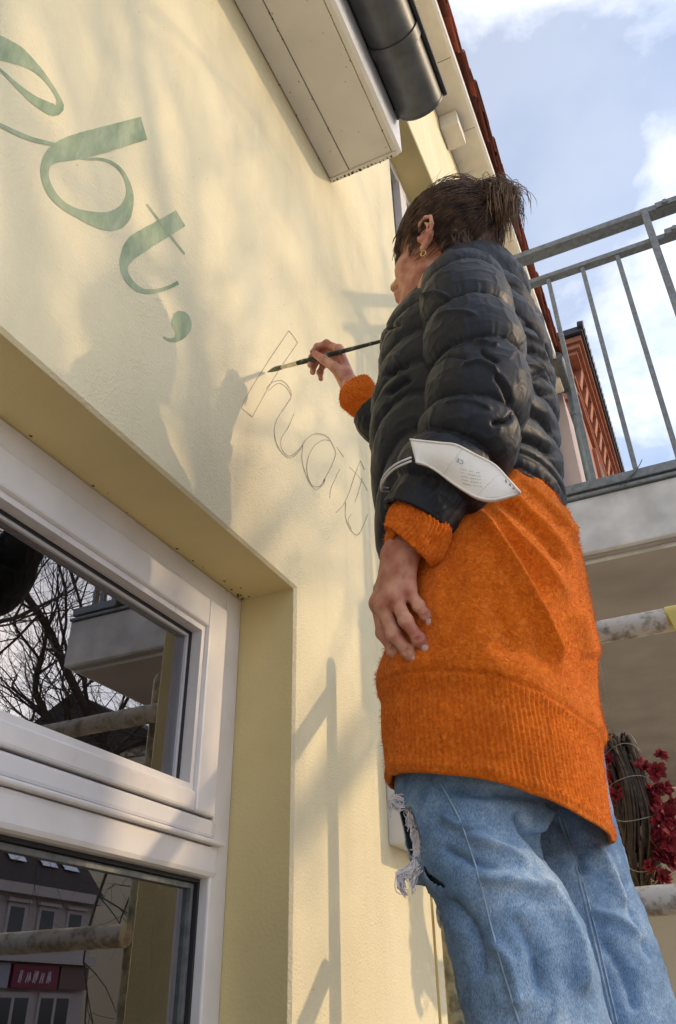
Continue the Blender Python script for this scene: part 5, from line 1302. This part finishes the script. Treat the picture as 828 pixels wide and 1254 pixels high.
def strands(paths, rads, name, mat):
    P = np.stack(paths); P = HC+P@HB; K, n = P.shape[:2]
    T = np.gradient(P, axis=1); T /= np.linalg.norm(T, axis=2)[..., None]+1e-12
    U = np.cross(T, np.array([0.31, 0.85, 0.42])); U /= np.linalg.norm(U, axis=2)[..., None]+1e-12; W = np.cross(T, U)
    R = np.array(rads)[:, None]*np.r_[.7, np.ones(n-3), .7, .2][None, :]
    V = np.stack([P+R[..., None]*(math.cos(a)*U+math.sin(a)*W) for a in (0, 2.094, 4.189)], 2).reshape(-1, 3)
    i = np.arange(n-1)[:, None]; j = np.arange(3)[None, :]; k = (j+1) % 3
    F = np.stack([i*3+j, i*3+k, (i+1)*3+k, (i+1)*3+j], -1).reshape(-1, 4)
    F = (np.arange(K)[:, None, None]*n*3+F[None]).reshape(-1, 4)
    return tag(mesh_obj(name, V, F.tolist(), mat, hair), kind='stuff')
rg = np.random.default_rng(3)
paths, rads = [], []
bun = np.array(BUN)
for k in range(3000):    # combed back over the skull into the knot
    a = rg.uniform(-1, 1); e = rg.uniform(0, 1)
    # roots along the hairline and over the crown
    th = rg.uniform(-2.4, 2.4)
    x = 0.075*math.cos(th)*rg.uniform(.2, 1.15); y = 0.075*math.sin(th)
    zlow = np.interp(x, [-0.12, -0.040, -0.022, -0.004, 0.010, 0.022, 0.040, 0.062, 0.085], [-0.09, -0.07, -0.010, 0.036, 0.008, 0.012, 0.044, 0.060, 0.07])
    z = zlow+rg.uniform(0, 1)**2*0.08
    root = np.array([x, y, z]); n = 11; t = np.linspace(0, 1, n)[:, None]
    end = bun+rg.normal(0, .014, 3)
    P = root*(1-t)+end*t; lift = 0.006+0.06*rg.random()**2.5
    Q_ = surf(P, lift); blend = np.clip((t-.72)/.28, 0, 1); P = Q_*(1-blend)+end*blend
    P = P+0.0028*np.sin(t*rg.uniform(3, 9)+rg.uniform(0, 6))*rg.normal(0, 1, 3)*np.sin(np.pi*t)
    paths.append(P); rads.append(rg.uniform(.00025, .00075))
for k in range(1500):     # nape and sides gathered up
    an = rg.uniform(0.3, 2.84) if rg.random() < .75 else rg.uniform(-2.8, -.3)
    root = np.array([-.030-.045*abs(math.cos(an*1.0))*rg.random(), .062*math.sin(an), rg.uniform(-.085, .02)]); end = bun+rg.normal(0, .012, 3)
    t = np.linspace(0, 1, 11)[:, None]; P = root*(1-t)+end*t; d_ = P-np.array([-.02, 0, .0]); nrm_ = np.linalg.norm(d_, axis=1)[:, None]
    P = np.array([-.02, 0, .0])+d_*(1+np.maximum(0, (.066+.012*rg.random())/nrm_-1)*np.clip(1.2-t, 0, 1)*np.clip(1-(t-.55)/.45, 0, 1))
    P = P+0.0022*np.sin(t*rg.uniform(3, 9)+rg.uniform(0, 6))*rg.normal(0, 1, 3)*np.sin(np.pi*t); paths.append(P); rads.append(rg.uniform(.0003, .0008))
for k in range(900):     # knot
    r = rg.uniform(.016, .040); ax = rg.normal(0, 1, 3); ax /= np.linalg.norm(ax); u = np.cross(ax, rg.normal(0, 1, 3)); u /= np.linalg.norm(u); w = np.cross(ax, u)
    t = np.linspace(0, rg.uniform(1.4, 4.2), 11)[:, None]; P = bun+rg.normal(0, .008, 3)+r*(np.cos(t)*u+np.sin(t)*w)*np.array([.95, 1.0, 1.1]); paths.append(P); rads.append(rg.uniform(.0003, .0009))
for k in range(110):     # slack loops standing off the crown
    x0 = rg.normal(.0, .02); root = np.array([x0+.02, rg.normal(.01, .03), .12]); end = bun+np.array([.01, 0, .02])+rg.normal(0, .01, 3); t = np.linspace(0, 1, 11)[:, None]
    P = surf(root*(1-t)+end*t, .03)+np.array([0, 0, 1.0])*rg.uniform(.004, .030)*np.sin(np.pi*t)**1.5; paths.append(P+rg.normal(0, .002, 3)*np.sin(6*t)); rads.append(rg.uniform(.0003, .0007))
for k in range(330):     # fringe over the forehead
    y = rg.uniform(-.062, .070); root = np.array([0.045+rg.normal(0, .012), y*.8, 0.115+rg.normal(0, .01)]); tip = np.array([0.098-abs(y)*.42+rg.normal(0, .004), y*1.05, 0.018+rg.normal(0, .013)-abs(y)*.12])
    t = np.linspace(0, 1, 11)[:, None]; P = surf(root*(1-t)+tip*t, 0.012+.03*rg.random()); b_ = np.clip((t-.45)/.55, 0, 1); P = P*(1-b_)+(tip+np.array([.008, 0, 0])*np.sin(np.pi*t))*b_
    paths.append(P+rg.normal(0, .0012, 3)); rads.append(rg.uniform(.0004, .0009))
for k in range(70):      # wisps before the ear and at the nape
    if k < 30: root = np.array([0.020+rg.normal(0, .004), .074, 0.02+rg.normal(0, .01)]); tip = root+np.array([rg.normal(0.004, .006), .004, -rg.uniform(.02, .05)])
    else: root = np.array([-0.05-rg.random()*.04, .060+rg.normal(0, .006), -.01]); tip = root+np.array([rg.normal(-.012, .012), rg.normal(.004, .008), -rg.uniform(.03, .06)])
    t = np.linspace(0, 1, 11)[:, None]; paths.append(root*(1-t)+tip*t+np.array([0, .006, 0])*np.sin(np.pi*t)+rg.normal(0, .002, 3)*np.sin(4*t)); rads.append(rg.uniform(.0003, .0006))
strands(paths, rads, 'hair_strands', M_HAIR)
paths, rads = [], []
for k in range(520):     # loose ends of the ponytail knot falling back
    az = rg.normal(0, .8); d = np.array([-math.cos(az), math.sin(az)*.9, rg.uniform(-.5, .25)]); d /= np.linalg.norm(d); L = rg.uniform(.012, .042); dr = rg.uniform(.02, .100)
    t = np.linspace(0, 1, 11)[:, None]; P = bun+np.array([-.018, .004, .012])+rg.normal(0, .010, 3)+d*L*(1-(1-t)**2)+np.array([-.004, 0, -dr])*t**2.2
    P = P+rg.normal(0, .0035, 3)*np.sin(t*rg.uniform(3, 8)); paths.append(P); rads.append(rg.uniform(.0003, .0008))
for k in range(90):      # flyaways
    root = surf(np.array([rg.normal(-.03, .05), rg.uniform(-.03, .08), .12]), .01); d = rg.normal(0, 1, 3)+np.array([-.4, .3, .6]); d /= np.linalg.norm(d)
    t = np.linspace(0, 1, 11)[:, None]; P = root+d*rg.uniform(.02, .045)*t+np.array([-.03, 0, -.012])*t**2; paths.append(P); rads.append(rg.uniform(.0002, .0004))
strands(paths, rads, 'loose_hair_ends', M_HAIRL)

# ---------------------------------------------------------------- paint brush
tip = np.array([0.0035, 1.2440, 2.8215]); tail = at_y(468, 417.5, 1.140); tail = tail+(tail-tip)*0.03
ax = tail-tip; BL = np.linalg.norm(ax); ax /= BL
M_BH = spatter('dark_paint_spattered_handle', (0.025, 0.032, 0.030), (0.22, 0.28, 0.22), 70.0, .60)
M_FER = pmat('brass_ferrule', (0.55, 0.50, 0.36), 0.3, metal=0.9, var=0.2, vscale=80)
M_BRI = pmat('green_loaded_bristle', (0.12, 0.16, 0.10), 0.6, col2=(0.24, 0.27, 0.16), vscale=120)
brush = empty('paintbrush', tip, label='long dark paintbrush with green bristles touching the pencilled letter', cat='paintbrush')
s_ = lambda a: tip+ax*a
MB().tube([s_(a) for a in (0.112, 0.122, 0.16, 0.21, 0.27, BL*.97, BL)], [0.0052, 0.0058, 0.0062, 0.0058, 0.0048, 0.0036, 0.0022], 12).build('handle', M_BH, brush, True, 60)
MB().tube([s_(a) for a in (0.056, 0.058, 0.082, 0.084, 0.088, 0.113)], [0.0046, 0.0049, 0.0051, 0.0058, 0.0053, 0.0056], 14).build('ferrule', M_FER, brush, True, 60)
mb = MB()
for k in range(70):
    a = rg.uniform(0, 6.28); r = 0.0046*math.sqrt(rg.random()); u = np.cross(ax, [0, 0, 1.0]); u /= np.linalg.norm(u); w = np.cross(ax, u); o = (u*math.cos(a)+w*math.sin(a))
    e = s_(0.002+rg.random()*.004)+o*r*.25+np.array([0, .0015, -.002])
    mb.tube(catmull([s_(0.060)+o*r, s_(0.034)+o*r*1.25, e], 6), [0.0006]*5+[.0003], 4)
tag(mb.build('bristles', M_BRI, brush, True), kind='stuff')

# ---------------------------------------------------------------- white folded face mask hanging from the forearm
M_MASK = pmat('white_mask_fleece', (0.78, 0.76, 0.73), 0.85, var=0.03, vscale=30, bump=0.35, bscale=320, bdist=0.001)
M_PRINT = pmat('grey_print', (0.20, 0.20, 0.22), 0.8)
M_ELASTIC = pmat('white_elastic', (0.80, 0.80, 0.82), 0.7)
MY = 0.792
mk_top = [(502,538),(520,540),(540,542),(558,544),(582,556),(606,569),(622,586),(637,603)]
mk_bot = [(509,566),(522,570),(536,578),(550,589),(566,600),(584,610),(602,613),(637,604)]
mask = empty('face_mask', at_y(560, 575, MY), label='white folded face mask dangling from the jacket sleeve by its elastic', cat='face mask')
nu, nv = 48, 16
T_ = catmull(np.array(mk_top, float), nu); B_ = catmull(np.array(mk_bot, float), nu)
def mask_pt(u, v):   # u 0..1 along, v 0..1 from top edge to bottom edge
    i = u*(nu-1); a = int(min(i, nu-2)); f = i-a
    t = T_[a]*(1-f)+T_[a+1]*f; b = B_[a]*(1-f)+B_[a+1]*f; q = t*(1-v)+b*v
    bow = 0.005*math.sin(math.pi*min(max(v, 0), 1))*math.sin(math.pi*min(u*1.05, 1))**0.5
    return at_y(q[0], q[1], MY+0.020*u-bow+0.008*math.sin(u*7)*v)
Gm = np.array([[mask_pt(i/(nu-1), j/(nv-1)) for j in range(nv)] for i in range(nu)])
back = Gm+np.array([0.0, 0.0045, 0.0])
VV = np.concatenate([Gm.reshape(-1, 3), back.reshape(-1, 3)]); FF = grid_faces(nu, nv, False); o_ = nu*nv
FF = FF+[tuple(k+o_ for k in f[::-1]) for f in FF]
edge = [i*nv for i in range(nu)]+[(nu-1)*nv+j for j in range(1, nv)]+[i*nv+nv-1 for i in range(nu-2, -1, -1)]+[j for j in range(nv-2, 0, -1)]
FF += [(edge[k], edge[(k+1) % len(edge)], edge[(k+1) % len(edge)]+o_, edge[k]+o_) for k in range(len(edge))]
mo = mesh_obj('mask_body', VV, FF, M_MASK, mask)
def on_mask(u, v, lift=0.0012): return mask_pt(u, v)+np.array([0, -lift, 0])
mb = MB()
for u0, u1 in ((0.43, 0.26), (0.80, 0.60)):         # embossed weld rows across the panel
    for k in range(15):
        s = (k+.2)/15; e = (k+.75)/15; mb.tube([on_mask(u0+(u1-u0)*s, s, .0008), on_mask(u0+(u1-u0)*e, e, .0008)], 0.0007, 4)
for s in np.linspace(.70, .95, 12): mb.tube([on_mask(s, .90, .0008), on_mask(s+.014, .90, .0008)], .0007, 4)
tag(mb.build('weld_dots', M_ELASTIC, mask), kind='stuff')
mb = MB()
for k in range(48):    # welded rim
    pass
mb.tube([on_mask(u, 0.02, .0004) for u in np.linspace(0, 1, 40)], 0.0016, 6); mb.tube([on_mask(u, 0.98, .0004) for u in np.linspace(0, 1, 40)], 0.0016, 6)
mb.build('rim', M_MASK, mask, True)
# grey print: CE mark and small unreadable lines
def text_on_mask(txt, u0, v0, du, dv, size):
    cu = bpy.data.curves.new('print', 'FONT'); cu.body = txt; cu.size = 1.0; ob_ = bpy.data.objects.new('print', cu); col.objects.link(ob_)
    dg = bpy.context.evaluated_depsgraph_get(); me = bpy.data.meshes.new_from_object(ob_.evaluated_get(dg)); vs_ = [v.co[:] for v in me.vertices]; fs = [tuple(p.vertices) for p in me.polygons]
    bpy.data.objects.remove(ob_); bpy.data.curves.remove(cu); bpy.data.meshes.remove(me)
    return [on_mask(u0+x*size*du[0]+y*size*dv[0], v0+x*size*du[1]+y*size*dv[1], .0010) for x, y, _ in vs_], fs
mb = MB()
v, f = text_on_mask('CE', .445, .42, (-.55, .10), (.10, -1.5), .10); mb.add(v, f)
for r_ in range(5):
    for s in range(9):
        u0 = .43+.020*s+.010*r_; v0 = .54+.075*r_-.018*s
        if rg.random() < .9: mb.tube([on_mask(u0, v0, .0008), on_mask(u0+.015*(.5+rg.random()*.5), v0-.010, .0008)], .00032, 4)
for u0, v0 in ((.84,.14),(.885,.17),(.925,.26)): mb.tube([on_mask(u0, v0, .001), on_mask(u0+.012, v0+.10, .001)], .0007, 4)
mb.build('print', M_PRINT, mask)
# elastic loops round the sleeve
c_el = at_y(505, 590, 0.872); dd_ = SLV_L[-2]-SLV_L[-1]; dd_ /= np.linalg.norm(dd_)
mb = MB()
for dy in (0, 4.5):
    pts = [at_y(504, 560+dy, MY+.003), at_y(494, 564+dy, MY+.004), at_y(484, 569+dy, .800), at_y(474, 578+dy, .815), at_y(468, 588+dy, .84), at_y(468, 596+dy, .88), at_y(478, 598+dy, .93)]
    mb.tube(catmull(pts, 30), 0.0019, 6, flat=.6)
mb.build('elastic', M_ELASTIC, mask, True)

# ---------------------------------------------------------------- dried flower wreath standing on the lower rail
M_TWIG = pmat('dark_wound_twigs', (0.030, 0.021, 0.016), 0.85, col2=(0.080, 0.055, 0.040), vscale=60, bump=0.4, bscale=200)
M_FLOW = pmat('dried_crimson_flower', (0.10, 0.004, 0.010), 0.8, col2=(0.33, 0.012, 0.028), vscale=70)
M_FLOWP = pmat('dried_purple_flower', (0.12, 0.015, 0.10), 0.8, col2=(0.25, 0.03, 0.20), vscale=70)
M_STRAW = pmat('pale_dry_stems', (0.42, 0.31, 0.20), 0.9, var=.3, vscale=50)
WY = 2.50
wt = at_y(768, 897, WY); zb_ = at_y(768, 1104, WY)[2]
WH = (wt[2]-zb_)/2; wc = np.array([at_y(772, 1000, WY)[0], WY, zb_+WH])
wreath = empty('wreath', (wc[0], wc[1], zb_), label='twig wreath with dried crimson flowers hanging on a wire under the balcony', cat='wreath')
def turn(P, a=0.20):
    q = P-wc; return wc+np.stack([q[:, 0]*math.cos(a)-q[:, 1]*math.sin(a), q[:, 0]*math.sin(a)+q[:, 1]*math.cos(a), q[:, 2]], -1)
mr = 0.057; Rj = WH-mr*0.9
mb = MB()
for k in range(150):
    ph = rg.uniform(0, 6.28); rr = mr*math.sqrt(rg.uniform(.35, 1)); tw = rg.uniform(-1.6, 1.6); t0 = rg.uniform(0, 6.28); sp = rg.uniform(1.8, 4.5); n = 30
    t = np.linspace(t0, t0+sp, n); a = ph+tw*(t-t0)/3+.25*np.sin(t*3+ph); r2 = rr*(1+.10*np.sin(t*5+ph*3))
    P = np.stack([wc[0]+r2*np.cos(a)*.82, wc[1]+(Rj+r2*np.sin(a)*.75)*np.cos(t)*.9, wc[2]+(Rj+r2*np.sin(a)*.9)*np.sin(t)], -1)
    mb.tube(turn(P), rg.uniform(.0022, .0050), 6)
tag(mb.build('twig_ring', M_TWIG, wreath, True), kind='stuff')
mb = MB()
for an in (-2.3, -1.95, 2.4, 2.9, -2.9, 1.9, 1.2, -1.2):
    n = 26; t = np.linspace(0, 2*np.pi, n)
    P = np.stack([wc[0]+(mr+.004)*np.cos(t)*.86, wc[1]+(Rj+(mr+.004)*np.sin(t)*.8)*math.cos(an)*.9, wc[2]+(Rj+(mr+.004)*np.sin(t)*.92)*math.sin(an)+.004*np.sin(t*2)], -1); mb.tube(turn(P), .0013, 5)
mb.tube([(wc[0], wc[1], wt[2]-.01), (wc[0]+.002, wc[1], (wt[2]+zb0)/2), (wc[0], wc[1], zb0+.002)], .0009, 5)
o = mb.build('tying_wire', pmat('grey_binding_wire', (.30, .28, .25), .4, metal=.7), wreath, True); tag(o, kind='stuff')
def flower(c, r, nrm, mat, name='flower'):
    mb = MB(); nrm = nrm/np.linalg.norm(nrm); u = np.cross(nrm, rg.normal(0, 1, 3)); u /= np.linalg.norm(u); w = np.cross(nrm, u)
    for k in range(26):
        a = rg.uniform(0, 6.28); tl = rg.uniform(.1, 1.2); d = math.cos(tl)*nrm+math.sin(tl)*(math.cos(a)*u+math.sin(a)*w); s = np.cross(d, nrm+rg.normal(0, .4, 3)); s /= np.linalg.norm(s)+1e-9
        L = r*rg.uniform(.6, 1.1); wd = L*.34; n2 = np.cross(d, s); v = []
        for i, t in enumerate(np.linspace(0, 1, 5)):
            ww = wd*math.sin(math.pi*(.12+.80*t)); curl = n2*L*.25*t*t*rg.uniform(.6, 1.4)
            for q in (-1, -.3, .3, 1): v.append(c+d*L*t+s*ww*q+curl*(1+.6*abs(q))+n2*L*.06*math.sin(q*9+t*8+k))
        mb.add(v, [(i*4+j, i*4+j+1, i*4+j+5, i*4+j+4) for i in range(4) for j in range(3)])
    return mb.build(name, mat, wreath, True)
fl_px = [(803,945,.022),(808,925,.018),(824,985,.020),(826,1040,.022),(812,1020,.022),(815,965,.020),(798,985,.022),(812,1000,.026),(800,1020,.024),(818,1030,.024),(806,1048,.025),(822,1058,.020),(810,1075,.020),(796,1060,.018),(788,940,.018),(820,1010,.018),(747,955,.020),(754,975,.020),(748,988,.018),(758,965,.016),(745,935,.018),(800,965,.018)]
for x, y, r in fl_px:
    c = at_y(x, y, WY-0.15 if x > 780 else WY-.17); flower(c, r*rg.uniform(1.0, 1.7), np.array([.7 if x > 780 else -.7, -1.0, .0])+rg.normal(0, .35, 3), M_FLOW)
for x, y, r in ((738,905,.018),(740,920,.016),(744,932,.016)): flower(at_y(x, y, WY-.17), r*1.5, np.array([-1, -.6, .5]), M_FLOWP)
mb = MB()
for k in range(46):
    c = at_y(rg.uniform(790, 822), rg.uniform(955, 1085), WY-.12); d = rg.normal(0, 1, 3)+np.array([.6, -.5, .2]); d /= np.linalg.norm(d); mb.tube([c-d*.012, c+d*.01+rg.normal(0,.003,3), c+d*.03], [.0012, .001, .0005], 4)
tag(mb.build('dry_stems', M_STRAW, wreath, True), kind='stuff')
